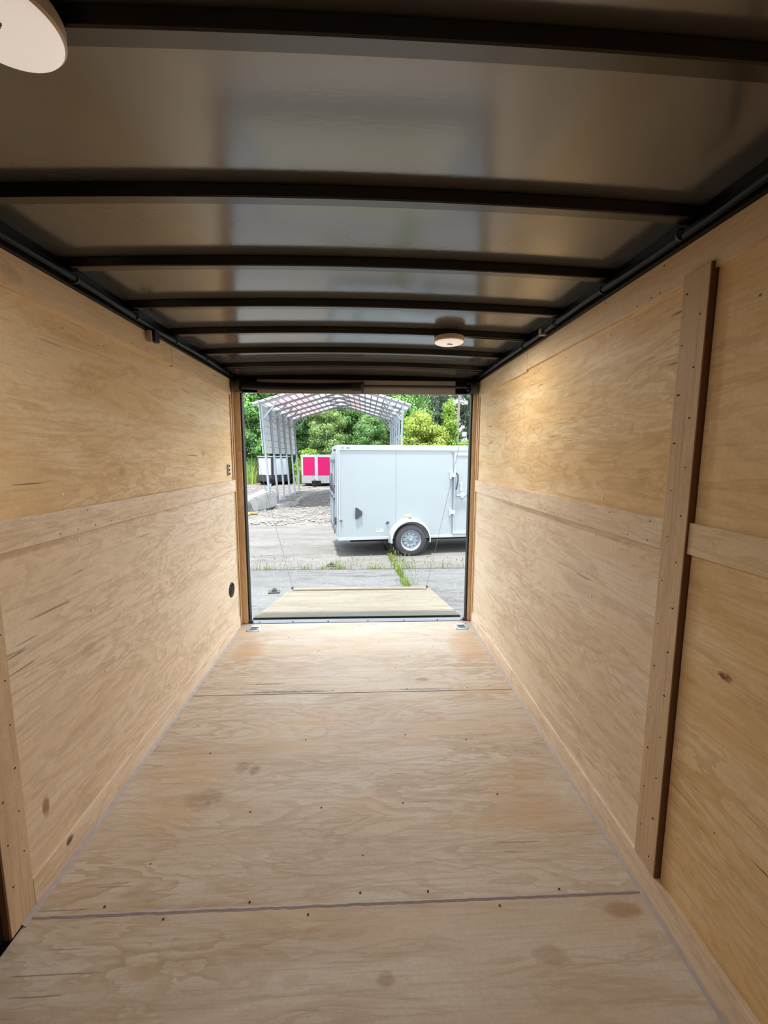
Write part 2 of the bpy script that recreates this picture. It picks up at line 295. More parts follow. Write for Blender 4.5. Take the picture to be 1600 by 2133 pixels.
# ------------------------------------------------------------------ geometry helpers
def link(name, me, mat, parent=None, loc=None):
    o = bpy.data.objects.new(name, me); COL.objects.link(o)
    if mat is not None and not me.materials: me.materials.append(M[mat] if isinstance(mat, str) else mat)
    if parent is not None: o.parent = parent
    if loc is not None: o.location = loc
    return o
def tag(o, label=None, cat=None, group=None, kind=None):
    if label: o['label'] = label
    if cat: o['category'] = cat
    if group: o['group'] = group
    if kind: o['kind'] = kind
    return o
def empty(name, loc=(0, 0, 0), rz=0.0, label=None, cat=None, group=None, kind=None):
    o = bpy.data.objects.new(name, None); COL.objects.link(o); o.location = loc; o.rotation_euler = (0, 0, rz)
    o.empty_display_size = 0.1
    return tag(o, label, cat, group, kind)
class MB:
    """collects simple solids and makes ONE mesh object of them"""
    def __init__(self): self.b = bmesh.new()
    def box(self, x0, x1, y0, y1, z0, z1, bev=0.0, mat=None):
        r = bmesh.ops.create_cube(self.b, size=1.0); vs = r['verts']
        for v in vs:
            v.co = Vector(((x0+x1)/2 + v.co.x*(x1-x0), (y0+y1)/2 + v.co.y*(y1-y0), (z0+z1)/2 + v.co.z*(z1-z0)))
        if bev:
            es = {e for v in vs for e in v.link_edges}
            r = bmesh.ops.bevel(self.b, geom=list(es), offset=bev, segments=2, affect='EDGES', profile=0.6)
            vs = list({v for f in r['faces'] for v in f.verts} | {v for v in vs if v.is_valid})
        if mat is not None: bmesh.ops.transform(self.b, matrix=mat, verts=vs)
        return self
    def tube(self, a, b, r, seg=12, r2=None, cap=True):
        a, b = Vector(a), Vector(b); d = b-a
        m = Matrix.Translation((a+b)/2) @ d.to_track_quat('Z', 'Y').to_matrix().to_4x4()
        bmesh.ops.create_cone(self.b, cap_ends=cap, segments=seg, radius1=r, radius2=r if r2 is None else r2, depth=d.length, matrix=m)
        return self
    def bar(self, a, b, w, h):
        a, b = Vector(a), Vector(b); d = b-a
        m = Matrix.Translation((a+b)/2) @ d.to_track_quat('Y', 'Z').to_matrix().to_4x4()
        r = bmesh.ops.create_cube(self.b, size=1.0, matrix=m @ Matrix.Diagonal((w, d.length, h, 1)))
        return self
    def path(self, pts, r, seg=8):
        for p, q in zip(pts[:-1], pts[1:]): self.tube(p, q, r, seg)
        return self
    def lathe(self, prof, axis='Z', seg=48, c=(0, 0, 0), cap=True):
        """profile [(radius, height)...] spun about an axis through c"""
        rings = []
        for (r, h) in prof:
            ring = []
            for i in range(seg):
                t = 2*PI*i/seg; p, q = r*math.cos(t), r*math.sin(t)
                co = {'Z': (p, q, h), 'Y': (p, h, q), 'X': (h, p, q)}[axis]
                ring.append(self.b.verts.new(Vector(co)+Vector(c)))
            rings.append(ring)
        for A, B in zip(rings[:-1], rings[1:]):
            for i in range(seg):
                j = (i+1) % seg
                self.b.faces.new((A[i], A[j], B[j], B[i]))
        for ring in ((rings[0], rings[-1]) if cap else ()):
            if abs(prof[0 if ring is rings[0] else -1][0]) > 1e-4: 
                try: self.b.faces.new(ring)
                except ValueError: pass
        return self
    def prism(self, poly, d0, d1, axis='Y'):
        """polygon (p,q) extruded along axis; axis Y -> (x,z), Z -> (x,y), X -> (y,z)"""
        def co(p, q, d): return {'Y': (p, d, q), 'Z': (p, q, d), 'X': (d, p, q)}[axis]
        A = [self.b.verts.new(co(p, q, d0)) for p, q in poly]; B = [self.b.verts.new(co(p, q, d1)) for p, q in poly]
        n = len(poly); self.b.faces.new(A); self.b.faces.new(B[::-1])
        for i in range(n): self.b.faces.new((A[i], B[i], B[(i+1) % n], A[(i+1) % n]))
        return self
    def grid(self, rows):
        V = [[self.b.verts.new(p) for p in r] for r in rows]
        for A, B in zip(V[:-1], V[1:]):
            for i in range(len(A)-1): self.b.faces.new((A[i], A[i+1], B[i+1], B[i]))
        return self
    def hull(self, pts):
        vs = [self.b.verts.new(p) for p in pts]; bmesh.ops.convex_hull(self.b, input=vs); return self
    def mesh(self, name, smooth=False):
        bmesh.ops.recalc_face_normals(self.b, faces=self.b.faces)
        me = bpy.data.meshes.new(name); self.b.to_mesh(me); self.b.free()
        if smooth:
            me.polygons.foreach_set('use_smooth', [True]*len(me.polygons))
            try: me.set_sharp_from_angle(angle=math.radians(35))
            except Exception: pass
        return me
    def build(self, name, mat, parent=None, smooth=False):
        return link(name, self.mesh(name, smooth), mat, parent)
def box(name, mat, parent, x0, x1, y0, y1, z0, z1, bev=0.0):
    return MB().box(min(x0, x1), max(x0, x1), min(y0, y1), max(y0, y1), min(z0, z1), max(z0, z1), bev).build(name, mat, parent)

# ================================================================== THE CARGO TRAILER WE STAND IN
XL, XR = -1.036, 0.903           # faces of the trim boards on both walls
YD = 3.50                        # rear door plane
YF = -1.60                       # where the built part of the trailer begins
ZE, RISE = 2.027, 0.024          # underside of the roof bows at the wall, and their crown
RP = 0.403                       # bow spacing
XC = (XL+XR)/2; HW = (XR-XL)/2
def zb(x): return ZE + RISE*(1-((x-XC)/HW)**2)

# ---- floor
floor = MB().box(XL-0.06, XR+0.06, YF, YD+0.08, -0.09, -0.024).build('floor', 'black'); tag(floor, kind='structure')
seams = [YF, -0.04, 1.181, 2.402, 3.498]
for a, b in zip(seams[:-1], seams[1:]):
    box('floor_panel', 'floor_ply', floor, XL+0.004, XR-0.004, a+0.002, b-0.002, -0.022, 0.0, 0.0012)
def wobble_strip(x0, x1, y, w, z, n=60, seed=1):
    r = random.Random(seed); rows = [[], []]; mb = MB()
    top = []
    for i in range(n+1):
        x = x0+(x1-x0)*i/n; ww = w*(0.88+0.24*r.random()); dy = w*0.15*(r.random()-0.5)
        top.append(((x, y-ww/2+dy, z-0.001), (x, y+dy, z+0.0022), (x, y+ww/2+dy, z-0.001)))
    mb.grid([list(t) for t in top]); return mb
wobble_strip(XL+0.012, XR-0.012, 1.181, 0.017, 0.0004, 90, 3).build('seam_sealant', 'caulk', floor, True)
wobble_strip(XL+0.012, XR-0.012, 2.402, 0.005, 0.0002, 60, 4).build('seam_sealant', 'caulk', floor, True)
for x, sgn, y0, y1 in ((XL+0.004, 1, 1.155, YD-0.03), (XR-0.004, -1, YF+0.02, YD-0.03)):
    mb = MB(); rows = []
    r = random.Random(5)
    for i in range(70):
        y = y0+(y1-y0)*i/69; w = 0.011*(0.85+0.3*r.random())
        rows.append([(x-sgn*0.002, y, 0.0095), (x+sgn*w*0.42, y, 0.006), (x+sgn*w*1.1, y, 0.0003)])
    mb.grid(rows).build('edge_sealant', 'caulk', floor, True)
# nail and screw heads of the floor: too small to pick apart
mb = MB()
for (x, y) in [(-0.18, 1.155), (-0.02, 1.215), (0.2, 1.21), (0.42, 1.157), (0.63, 1.2), (-0.62, 1.16), (-0.37, 1.2), (-0.82, 1.205), (-0.18, 1.56), (-0.46, 1.55), (0.15, 1.57), (0.55, 1.60),
               (-0.74, 1.9), (-0.3, 1.98), (0.2, 2.0), (0.5, 1.95), (-0.35, 2.95), (-0.34, 2.97), (0.1, 3.1), (0.5, 3.0), (-0.6, 3.2), (0.2, 2.7), (-0.2, 2.43), (0.25, 2.43), (0.62, 2.43), (-0.55, 2.43)]:
    mb.tube((x, y, -0.002), (x, y, 0.0012), 0.0038, 8)
tag(mb.build('floor_screws', 'nail', floor), kind='stuff')
# threshold strip with its screws
th = box('threshold_strip', 'alu', floor, XL+0.02, XR-0.02, YD, YD+0.075, -0.02, 0.004, 0.001)
mb = MB()
for x in (-0.9, -0.62, -0.32, 0.02, 0.33, 0.62, 0.83): mb.tube((x, YD+0.02, 0.003), (x, YD+0.02, 0.008), 0.006, 8)
tag(mb.build('threshold_screws', 'dark', floor), kind='stuff')

# ---- side walls
def wall(side):
    s = 1 if side == 'left' else -1            # +1: room lies towards +x
    x0 = XL if s == 1 else XR
    X = lambda d: x0 - s*d                     # d metres behind the trim face
    yn = 1.147 if s == 1 else YF               # near end of what is built
    ye = YD-0.075
    root = MB().box(min(X(0.03), X(0.07)), max(X(0.03), X(0.07)), yn if s == 1 else YF, YD+0.06, -0.09, 2.06).build('wall_'+side, 'black')
    tag(root, kind='structure')
    P = lambda name, mat, d0, d1, y0, y1, z0, z1, bev=0.0015: box(name, mat, root, X(d0), X(d1), y0, y1, z0, z1, bev)
    yb0, yb1 = (1.121, 1.213) if s == 1 else (1.135, 1.229)     # vertical batten
    # long sheets between batten and door
    P('upper_panel', 'wall_ply', 0.012, 0.03, yb1-0.02, ye, 1.16, 1.93)
    P('lower_panel', 'wall_ply_low', 0.004, 0.03, yb1-0.02, ye, 0.06, 1.18)
    yj = 2.429
    P('top_board', 'board_y', 0.0, 0.03, yn, yj-0.0015, 1.888, 1.99)
    P('top_board', 'board_y', 0.0, 0.03, yj+0.0015, ye+0.008, 1.878, 1.99)
    P('mid_board', 'board_low', -0.010, 0.03, yb1, ye+0.004, 1.127, 1.2175)
    jk = 2.447 if s == -1 else None
    if jk:
        P('kick_board', 'board_low', -0.007, 0.03, yb1-0.25 if False else YF, jk-0.0015, 0.002, 0.102)
        P('kick_board', 'board_low', -0.007, 0.03, jk+0.0015, ye+0.006, 0.002, 0.100)
    else:
        P('kick_board', 'board_low', -0.004, 0.03, yb1, ye+0.006, 0.002, 0.098)
    if s == 1:
        P('batten', 'board_z', -0.003, 0.03, yb0, yb1, 0.003, 1.888)
        P('batten_edge', 'edge_ply', -0.001, 0.03, yb0-0.004, yb0-0.0005, 0.003, 1.99, 0.0)
    else:
        P('batten', 'board_z', -0.010, 0.03, yb0, yb1, 0.103, 1.904)
        P('batten_edge', 'edge_ply', -0.009, 0.03, yb0-0.003, yb0-0.0006, 0.103, 1.904, 0.0)  # brown plywood edge; its dark tone also holds the near side's shade
        P('upper_panel', 'wall_ply', 0.008, 0.04, YF, yb0-0.006, 1.17, 1.91)
        P('lower_panel', 'wall_ply', 0.008, 0.04, YF, yb0-0.006, 0.06, 1.18)
        P('mid_board', 'board_y', -0.004, 0.03, YF, yb0-0.003, 1.134, 1.222)
    # finishing strips beside the door post
    P('post_strip', 'jamb_wood', 0.004, 0.03, ye+0.006, YD-0.05, 0.002, 1.99, 0.001)
    P('post_strip', 'jamb_wood', 0.0, 0.03, YD-0.036, YD-0.002, 0.002, 1.99, 0.001)
    # white-headed screws on the sheets, dark nails on the boards
    wh, dk = MB(), MB()
    rr = random.Random(2 if s == 1 else 9)
    scr = [(1.57, 1.10), (1.61, 0.82), (1.66, 0.55), (1.97, 1.10), (2.0, 0.86), (2.03, 0.62), (2.42, 1.10), (2.45, 0.83), (2.5, 0.56), (1.95, 1.255), (2.4, 1.255), (2.9, 1.10), (2.93, 0.7), (1.52, 1.27)] if s == 1 else \
          [(1.60, 1.245), (1.62, 1.10), (1.62, 0.85), (1.65, 0.60), (2.05, 0.98), (2.06, 0.75), (2.5, 0.9), (2.55, 0.6), (2.9, 1.25), (2.95, 0.62), (1.66, 0.40)]
    for y, z in scr: wh.tube((X(0.014), y, z), (X(0.0015 if z < 1.12 else 0.0095), y, z), 0.0056, 12)
    tag(wh.build('panel_screws', 'screw_white', root), kind='stuff')
    for i in range(46):
        y = yb1+0.05+rr.random()*(ye-yb1-0.1); z, dd = rr.choice(((1.142, 0.010), (1.203, 0.010), (1.9, 0.0), (1.975, 0.0), (0.012+0.08*rr.random(), 0.003), (1.83+0.03*rr.random(), -0.012)))
        if s == 1 and z < 0.2: dd = 0.0
        dk.tube((X(-dd+0.002), y, z), (X(-dd-0.0006), y, z), 0.0026, 6)
    for i in range(26):
        z = 0.15+1.7*i/25; dk.tube((X(-0.008 if s == -1 else -0.001), yb0+0.02+0.05*(i % 2)+0.01*rr.random(), z), (X(-0.0106 if s == -1 else -0.0036), yb0+0.02+0.05*(i % 2)+0.01*rr.random(), z), 0.0024, 6)
    tag(dk.build('nail_heads', 'nail', root), kind='stuff')
    return root
wl = wall('left'); wr = wall('right')
# black post and sill of the side doorway at the near end of the left wall
box('side_door_post', 'black', wl, XL-0.075, XL-0.012, 0.98, 1.112, -0.02, 2.0, 0.004)
box('side_door', 'black', wl, XL-0.10, XL-0.078, 0.04, 1.13, -0.03, 2.12, 0.004)
box('near_panel', 'wall_ply', wl, XL-0.03, XL, YF, 0.06, 0.0, 1.99, 0.002)
box('side_door_post', 'black', wl, XL-0.075, XL-0.012, 0.06, 0.10, -0.02, 2.0, 0.004)
box('side_door_sill', 'black', wl, XL-0.09, XL+0.003, YF, 1.143, -0.03, -0.003, 0.002)
# mould scuffs on the left kick board (dirt smears, flush slivers)
# ---- front wall behind the camera
front = MB().box(XL-0.05, XR+0.05, YF-0.05, YF-0.02, -0.09, 2.1).build('wall_front', 'black'); tag(front, kind='structure')
box('front_panel', 'wall_ply', front, XL, XR, YF-0.018, YF+0.002, 0.0, 1.99, 0.002)
# ---- ceiling: crowned sheets between black bows, side rails
ceil = MB()
N = 24
xs = [XL-0.11+(XR-XL+0.22)*i/N for i in range(N+1)]
ceil.grid([[(x, y, zb(x)+0.068) for x in xs] for y in (YF, YD+0.08)]); ceil.grid([[(x, y, zb(x)+0.085) for x in xs] for y in (YF, YD+0.08)])
ceil = ceil.build('ceiling', 'black', None, True); tag(ceil, kind='structure')
bows = [-1.22, -0.82, -0.42, -0.02, 0.38, 0.773, 1.198, 1.588, 1.988, 2.388, 2.818, 3.223]
bw, bh = 0.036, 0.030
def roof_sheet(y0, y1, drop=0.0):
    mb = MB(); rows = []
    for j in range(9):
        y = y0+(y1-y0)*j/8; sag = 0.003*math.sin(PI*j/8)
        rows.append([(x, y, zb(x)+bh+0.004-sag-drop*(j/8)**1.5) for x in xs])
    mb.grid(rows); return mb.build('ceiling_panel', 'ceiling', ceil, True)
edges = [YF]+[y+bw/2 for y in bows]+[YD+0.02]
for a, b in zip(edges[:-1], edges[1:]): roof_sheet(a, b, 0.045 if b > YD else 0.0)
def bow(y, name='roof_bow', w=bw, h=bh, mat='rib_black'):
    mb = MB(); xx = [XL-0.005+(XR-XL+0.01)*i/N for i in range(N+1)]
    sec = [(-w/2, h), (-w/2, 0.003), (-w/2+0.003, 0), (w/2-0.003, 0), (w/2, 0.003), (w/2, h)]
    mb.grid([[(x, y+dy, zb(x)+dz) for dy, dz in sec] for x in xx]); return mb.build(name, mat, ceil, True)
for y in bows: bow(y)
for s, x0 in ((1, XL), (-1, XR)):
    n = 'side_rail'
    mb = MB().box(min(x0-s*0.03, x0+s*0.012), max(x0-s*0.03, x0+s*0.012), YF, YD, 1.9905, 2.06, 0.003)
    mb.build(n, 'black', ceil)
    mb = MB(); r = random.Random(4+s)
    pts = [(x0+s*(0.026+0.004*math.sin(i*1.3)), YF+(YD-YF-0.05)*i/24, 2.013+0.003*math.sin(i*0.9+s)) for i in range(25)]
    mb.path(pts, 0.0125, 10).build('wire_loom', 'black', ceil, True)
    ties = MB()
    for y in bows[1:]: ties.lathe([(0.0125, -0.003), (0.0165, -0.003), (0.0165, 0.003), (0.0125, 0.003)], 'Y', 16, (x0+s*0.027, y+0.034, 2.013), cap=False)
    tag(ties.build('loom_ties', 'zip' if False else 'slate', ceil), kind='stuff')
# silver label wrapped on the right loom
box('loom_label', 'zip', ceil, XR-0.042, XR-0.010, 2.15, 2.175, 1.997, 2.028)

# ---- rear wall: header beam, jambs, gasket
rear = MB().box(XL-0.05, XR+0.05, YD+0.005, YD+0.06, 1.905, 2.12).build('wall_rear', 'black'); tag(rear, kind='structure')
box('header_beam', 'black', rear, XL, XR, YD-0.012, YD+0.004, 2.004, 2.034, 0.002)
box('header_panel', 'brown_panel', rear, -0.846, 0.726, YD-0.006, YD+0.005, 1.897, 2.003, 0.001)
for s, x0 in ((1, XL), (-1, XR)):
    jx = 0.047 if s == 1 else 0.028
    box('jamb_board', 'jamb_wood', rear, x0-s*0.03, x0+s*jx, YD, YD+0.018, 0.002, 1.992, 0.001)
    box('door_gasket', 'rubber', rear, x0+s*jx, x0+s*(jx+0.014), YD+0.01, YD+0.07, 0.0, 1.905, 0.004)
    box('frame_post', 'alu' if False else 'black', rear, x0-s*0.05, x0+s*(jx-0.004), YD+0.018, YD+0.075, -0.05, 2.0)
    box('hinge_bracket', 'iron', rear, x0+s*(jx-0.01), x0+s*(jx+0.035), YD+0.002, YD+0.03, 0.004, 0.022, 0.003)

# ---- ramp-lift: torsion spring with drums
lift = empty('door_lift_spring', (XC, YD-0.03, 1.955), 0, 'black ramp-door lift spring and shaft across the top of the rear doorway', 'lift mechanism')
def rel(o, root):      # keep world-built mesh under an offset root
    o.matrix_parent_inverse = Matrix.Translation(root.location).inverted() if root.rotation_euler.z == 0 else (Matrix.Translation(root.location) @ Matrix.Rotation(root.rotation_euler.z, 4, 'Z')).inverted()
    return o
ys = YD-0.045; zs = 1.950
mb = MB(); prof = []
n = 40; x0, x1 = XL+0.075, -0.03
rows = []
for i in range(n+1):
    x = x0+(x1-x0)*i/n; sag = -0.008*math.sin(PI*i/n); r = 0.029 if i < n-3 else 0.031
    rows.append([(x, ys+r*math.cos(t), zs+sag+r*math.sin(t)) for t in [2*PI*k/16 for k in range(17)]])
mb.grid(rows); rel(mb.build('spring_cover', 'cover', lift, True), lift)
mb = MB()
for i in range(9): mb.lathe([(0.0295, -0.003), (0.0345, 0), (0.0295, 0.003)], 'X', 20, (-0.10+0.0085*i, ys, zs-0.002))
rel(tag(mb.build('spring_coils', 'iron', lift, True), kind='stuff'), lift)
mb = MB().lathe([(0.0, -0.012), (0.036, -0.012), (0.038, 0.0), (0.03, 0.012), (0.0, 0.012)], 'X', 24, (-0.018, ys, zs))
mb.tube((-0.018, ys, zs-0.034), (-0.018, ys, zs-0.05), 0.006, 8).tube((-0.012, ys-0.03, zs+0.01), (-0.012, ys-0.045, zs+0.012), 0.006, 8)
rel(mb.build('spring_collar', 'iron', lift, True), lift)
rel(MB().tube((XL+0.05, ys, zs+0.002), (XR-0.05, ys, zs+0.002), 0.0105, 14).build('shaft', 'iron', lift, True), lift)
for s, x in ((1, XL), (-1, XR)):
    mb = MB().lathe([(0.0, 0.0), (0.05, 0.0), (0.054, 0.006*s), (0.046, 0.012*s), (0.046, 0.05*s), (0.054, 0.056*s), (0.05, 0.06*s), (0.0, 0.06*s)], 'X', 36, (x+s*0.012, ys, zs-0.004))
    rel(mb.build('cable_drum', 'drum', lift, True), lift)
    mb = MB().prism([(-0.045, -0.05), (0.03, -0.05), (0.045, 0.0), (0.045, 0.055), (-0.045, 0.055)], x+s*0.079, x+s*0.084, 'X')
    o = mb.build('bearing_plate', 'black', lift); rel(o, lift)
    for v in o.data.vertices: v.co.y += ys; v.co.z += zs
    mb = MB()
    for a in range(3): mb.tube((x+s*0.083, ys+0.03*math.cos(a*2.1), zs+0.03*math.sin(a*2.1)), (x+s*0.098, ys+0.03*math.cos(a*2.1), zs+0.03*math.sin(a*2.1)), 0.0055, 6)
    rel(tag(mb.build('bearing_bolts', 'chrome', lift), kind='stuff'), lift)

# ---- ramp door, let down on the yard
rl = 1.93; ang = math.atan2(-0.338, 1.92)
ramp = empty('ramp_door', (0, 3.69, -0.022), 0, 'pale plywood ramp door let down from the rear doorway onto the concrete', 'ramp')
ramp.rotation_euler = (ang, 0, 0)
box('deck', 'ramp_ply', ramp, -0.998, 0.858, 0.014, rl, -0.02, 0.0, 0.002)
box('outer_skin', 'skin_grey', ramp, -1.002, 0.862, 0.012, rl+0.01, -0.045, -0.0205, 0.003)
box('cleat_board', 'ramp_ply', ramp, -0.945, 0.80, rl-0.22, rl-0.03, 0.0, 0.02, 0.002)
box('edge_channel', 'edge_olive', ramp, -1.0, 0.86, 0.0, 0.012, -0.024, 0.001, 0.001)
mb = MB().tube((-1.0, -0.004, -0.040), (0.86, -0.004, -0.040), 0.013, 12).box(-1.0, 0.86, -0.1, 0.0, -0.075, -0.052)  # black plate beside the hinge barrel stands in for the gap's darkness
mb.build('hinge_and_dark_gap', 'black', ramp, True)
for x in (-0.975, 0.828): MB().box(x-0.014, x+0.014, rl-0.05, rl-0.01, 0.0, 0.03, 0.004).build('cable_anchor', 'iron', ramp)
cr = ramp.matrix_basis if False else (Matrix.Translation(ramp.location) @ Matrix.Rotation(ang, 4, 'X'))
for s, x, nm in ((1, XL, 'left'), (-1, XR, 'right')):
    a = Vector((x+s*0.042, ys+0.046, zs-0.02)); b = cr @ Vector((-0.975 if s == 1 else 0.828, rl-0.03, 0.03))
    pts = [a+(b-a)*i/14 + Vector((0, 0, -0.012*math.sin(PI*i/14))) for i in range(15)]
    pts = [a, Vector((a.x, YD+0.09, a.z-0.06))]+pts[2:]
    o = MB().path(pts, 0.0019, 6).build('lift_cable', 'chrome', None, True)
    tag(o, f'thin steel cable from the {nm} drum down to the far {nm} corner of the ramp', 'cable', 'ramp lift cables')

# ---- recessed tie-down rings in the floor
def dring(x, y, label):
    t = empty('tie_down_ring', (x, y, 0), 0, label, 'tie-down ring', 'recessed floor tie-downs')
    w, d = 0.056, 0.060
    mb = MB(); out = []
    for cx, cy, a0 in ((w-0.012, d-0.012, 0), (-w+0.012, d-0.012, 90), (-w+0.012, -d+0.012, 180), (w-0.012, -d+0.012, 270)):
        for k in range(5):
            a = math.radians(a0+22.5*k); out.append((cx+0.012*math.cos(a), cy+0.012*math.sin(a)))
    n = len(out); sc = 0.62
    for z0, z1, f in ((0.0, 0.004, 1.0),):
        O0 = [mb.b.verts.new((p[0], p[1], 0.0)) for p in out]; O1 = [mb.b.verts.new((p[0]*0.97, p[1]*0.97, 0.0045)) for p in out]
        I1 = [mb.b.verts.new((p[0]*sc, p[1]*sc, 0.0035)) for p in out]; I0 = [mb.b.verts.new((p[0]*sc*0.85, p[1]*sc*0.85, -0.018)) for p in out]
        for A, B in ((O0, O1), (O1, I1), (I1, I0)):
            for i in range(n): mb.b.faces.new((A[i], A[(i+1) % n], B[(i+1) % n], B[i]))
        mb.b.faces.new(I0)
    mb.build('plate', 'zinc', t, False)
    pts = [(-0.026, 0.018, 0.004), (-0.026, 0.0, 0.006), (-0.018, -0.02, 0.008), (0.0, -0.027, 0.008), (0.018, -0.02, 0.008), (0.026, 0.0, 0.006), (0.026, 0.018, 0.004), (-0.026, 0.018, 0.004)]
    MB().path(pts, 0.0042, 8).build('ring', 'galv', t, True)
    MB().box(-0.02, 0.02, -0.016, 0.012, -0.0182, -0.0168).build('pocket_floor', 'dark', t)
    mb = MB()
    for sx in (-1, 1):
        for sy in (-1, 1): mb.tube((sx*0.046, sy*0.049, 0.003), (sx*0.046, sy*0.049, 0.0072), 0.0048, 8)
    tag(mb.build('plate_screws', 'slate', t), kind='stuff')
dring(-0.912, 3.388, 'square zinc tie-down ring let into the floor by the left door post')
dring(0.795, 3.372, 'square zinc tie-down ring let into the floor by the right door post')

# ---- dome lamps on the bows
def dome(x, y, label, wire, watts):
    z = zb(x)
    t = empty('dome_lamp', (x, y, z), 0, label, 'ceiling lamp', 'round dome lamps under the roof bows')
    MB().lathe([(0.0, 0.0), (0.079, 0.0), (0.081, -0.004), (0.081, -0.022), (0.078, -0.026), (0.0, -0.026)], 'Z', 56).build('base', 'white_plastic', t, True)
    pr = [(0.0775, -0.0262)] + [(0.0765*math.cos(a), -0.027-0.013*math.sin(a)) for a in [PI/2*k/8 for k in range(9)]]
    pr[-1] = (0.0, pr[-1][1]); MB().lathe(pr, 'Z', 56).build('lens', 'lens', t, True)
    mb = MB(); tz = -0.0412
    for a, b in (((-0.016, 0.004), (-0.003, -0.006)), ((-0.003, -0.006), (0.016, 0.006)), ((-0.008, 0.008), (-0.001, 0.002)), ((-0.001, 0.002), (0.012, 0.009))):
        mb.bar((a[0], a[1]-0.022, tz+0.001), (b[0], b[1]-0.022, tz+0.001), 0.003, 0.003)
    mb.build('chevron_mark', 'edge_ply', t)
    o = MB().path(wire, 0.0028, 6).build('feed_wire', 'wire_green' if y < 1.5 else 'rubber', t, True); rel(o, t)
    if not watts: return t
    ld = bpy.data.lights.new('lamp_fill_light', 'AREA'); ld.shape = 'DISK'; ld.size = 0.14; ld.energy = watts; ld.color = (1.0, 0.95, 0.87)
    lo = bpy.data.objects.new('lamp_fill_light', ld); COL.objects.link(lo); lo.parent = t; lo.location = (0, 0, -0.045)  # light added under the lens to brighten the walls
    return t
dome(-0.527, 0.725, 'large white round dome lamp under the nearest black roof bow at upper left', [(-0.62, 0.66, zb(-0.6)-0.004), (-0.54, 0.65, zb(-0.54)-0.006), (-0.50, 0.675, zb(-0.5)-0.003), (-0.475, 0.70, zb(-0.47)+0.002)], 0.95)
dome(0.457, 2.395, 'small far white round dome lamp under a black roof bow right of centre',
     [(0.50, 2.40, zb(0.5)+0.004), (0.62, 2.375, zb(0.62)-0.002), (0.75, 2.372, zb(0.75)-0.004), (0.86, 2.372, zb(0.86)-0.003)], 1.15)

# ---- small fittings on the left wall
t = empty('harness_connector', (XL+0.028, 2.19, 1.995), 0, 'small black and silver wiring connector hanging from the left roof rail', 'connector')
MB().box(-0.014, 0.012, -0.022, 0.022, -0.05, 0.005, 0.004).build('plug', 'rubber', t)
MB().box(-0.02, -0.002, -0.040, -0.023, -0.056, -0.002, 0.002).build('clip', 'zip', t)
MB().tube((0, 0.01, 0), (0.0, 0.02, 0.025), 0.004, 8).build('lead', 'rubber', t, True)
t = empty('wall_vent', (XL-0.004, 3.255, 0.375), 0, 'small round black vent low on the left plywood wall by the doorway', 'vent')
MB().lathe([(0.0, 0.0), (0.040, 0.0), (0.046, 0.004), (0.05, 0.009), (0.056, 0.007), (0.058, 0.0)], 'X', 40).build('rim', 'rubber', t, True)
mb = MB()
for i in range(5): mb.bar((0.006, -0.036, -0.026+0.013*i), (0.006, 0.036, -0.026+0.013*i), 0.004, 0.005)
tag(mb.build('louvre_slats', 'slate', t), kind='stuff')
t = empty('latch_keeper', (XL-0.005, 3.315, 1.30), 0, 'small steel keeper plate high on the left wall beside the doorway', 'latch plate')
MB().box(0, 0.004, -0.014, 0.014, -0.045, 0.045, 0.0015).build('plate', 'zip', t)
mb = MB()
for z in (-0.03, 0.0, 0.03): mb.tube((0.003, 0.002, z), (0.012, 0.002, z), 0.006, 8)
tag(mb.build('bolts', 'iron', t), kind='stuff')

# ================================================================== THE YARD
ground = MB().box(-60, 60, -30, 90, G-0.4, G-0.05).build('ground', 'gravel'); tag(ground, kind='structure')
def xj(y): return 0.585-0.067*(y-5.83)              # the lengthwise joint runs slightly askew
for s_, y0, y1, m in ((-1, -14, 6.80, 'slab'), (1, -14, 6.81, 'slab'), (-1, 6.83, 11.3, 'slab_far'), (1, 6.84, 11.6, 'slab_far')):
    MB().prism([(s_*14, y0), (xj(y0)+s_*0.018, y0), (xj(y1)+s_*0.018, y1), (s_*14, y1)], G-0.12, G, 'Z').build('concrete_slab', m, ground)
def rough_ground(x0, x1, y0, y1, nx, ny, amp, seed, f=1.0):
    r = np.random.default_rng(seed); ph = r.uniform(0, 6.28, (14, 2)); fr = r.uniform(0.6, 5.0, (14, 2))*f; mb = MB(); rows = []
    for j in range(ny+1):
        y = y0+(y1-y0)*(j/ny)**1.3; row = []
        for i in range(nx+1):
            x = x0+(x1-x0)*i/nx
            h = sum(math.sin(x*fr[k, 0]+ph[k, 0])*math.sin(y*fr[k, 1]+ph[k, 1])/(0.6+0.35*fr[k].sum()) for k in range(14))
            row.append((x, y, G-0.012+amp*max(-1, min(1.6, h*0.7))))
        rows.append(row)
    return mb.grid(rows)
rough_ground(-16, 16, 11.2, 46, 150, 120, 0.022, 3).build('gravel_bed', 'gravel', ground, True)
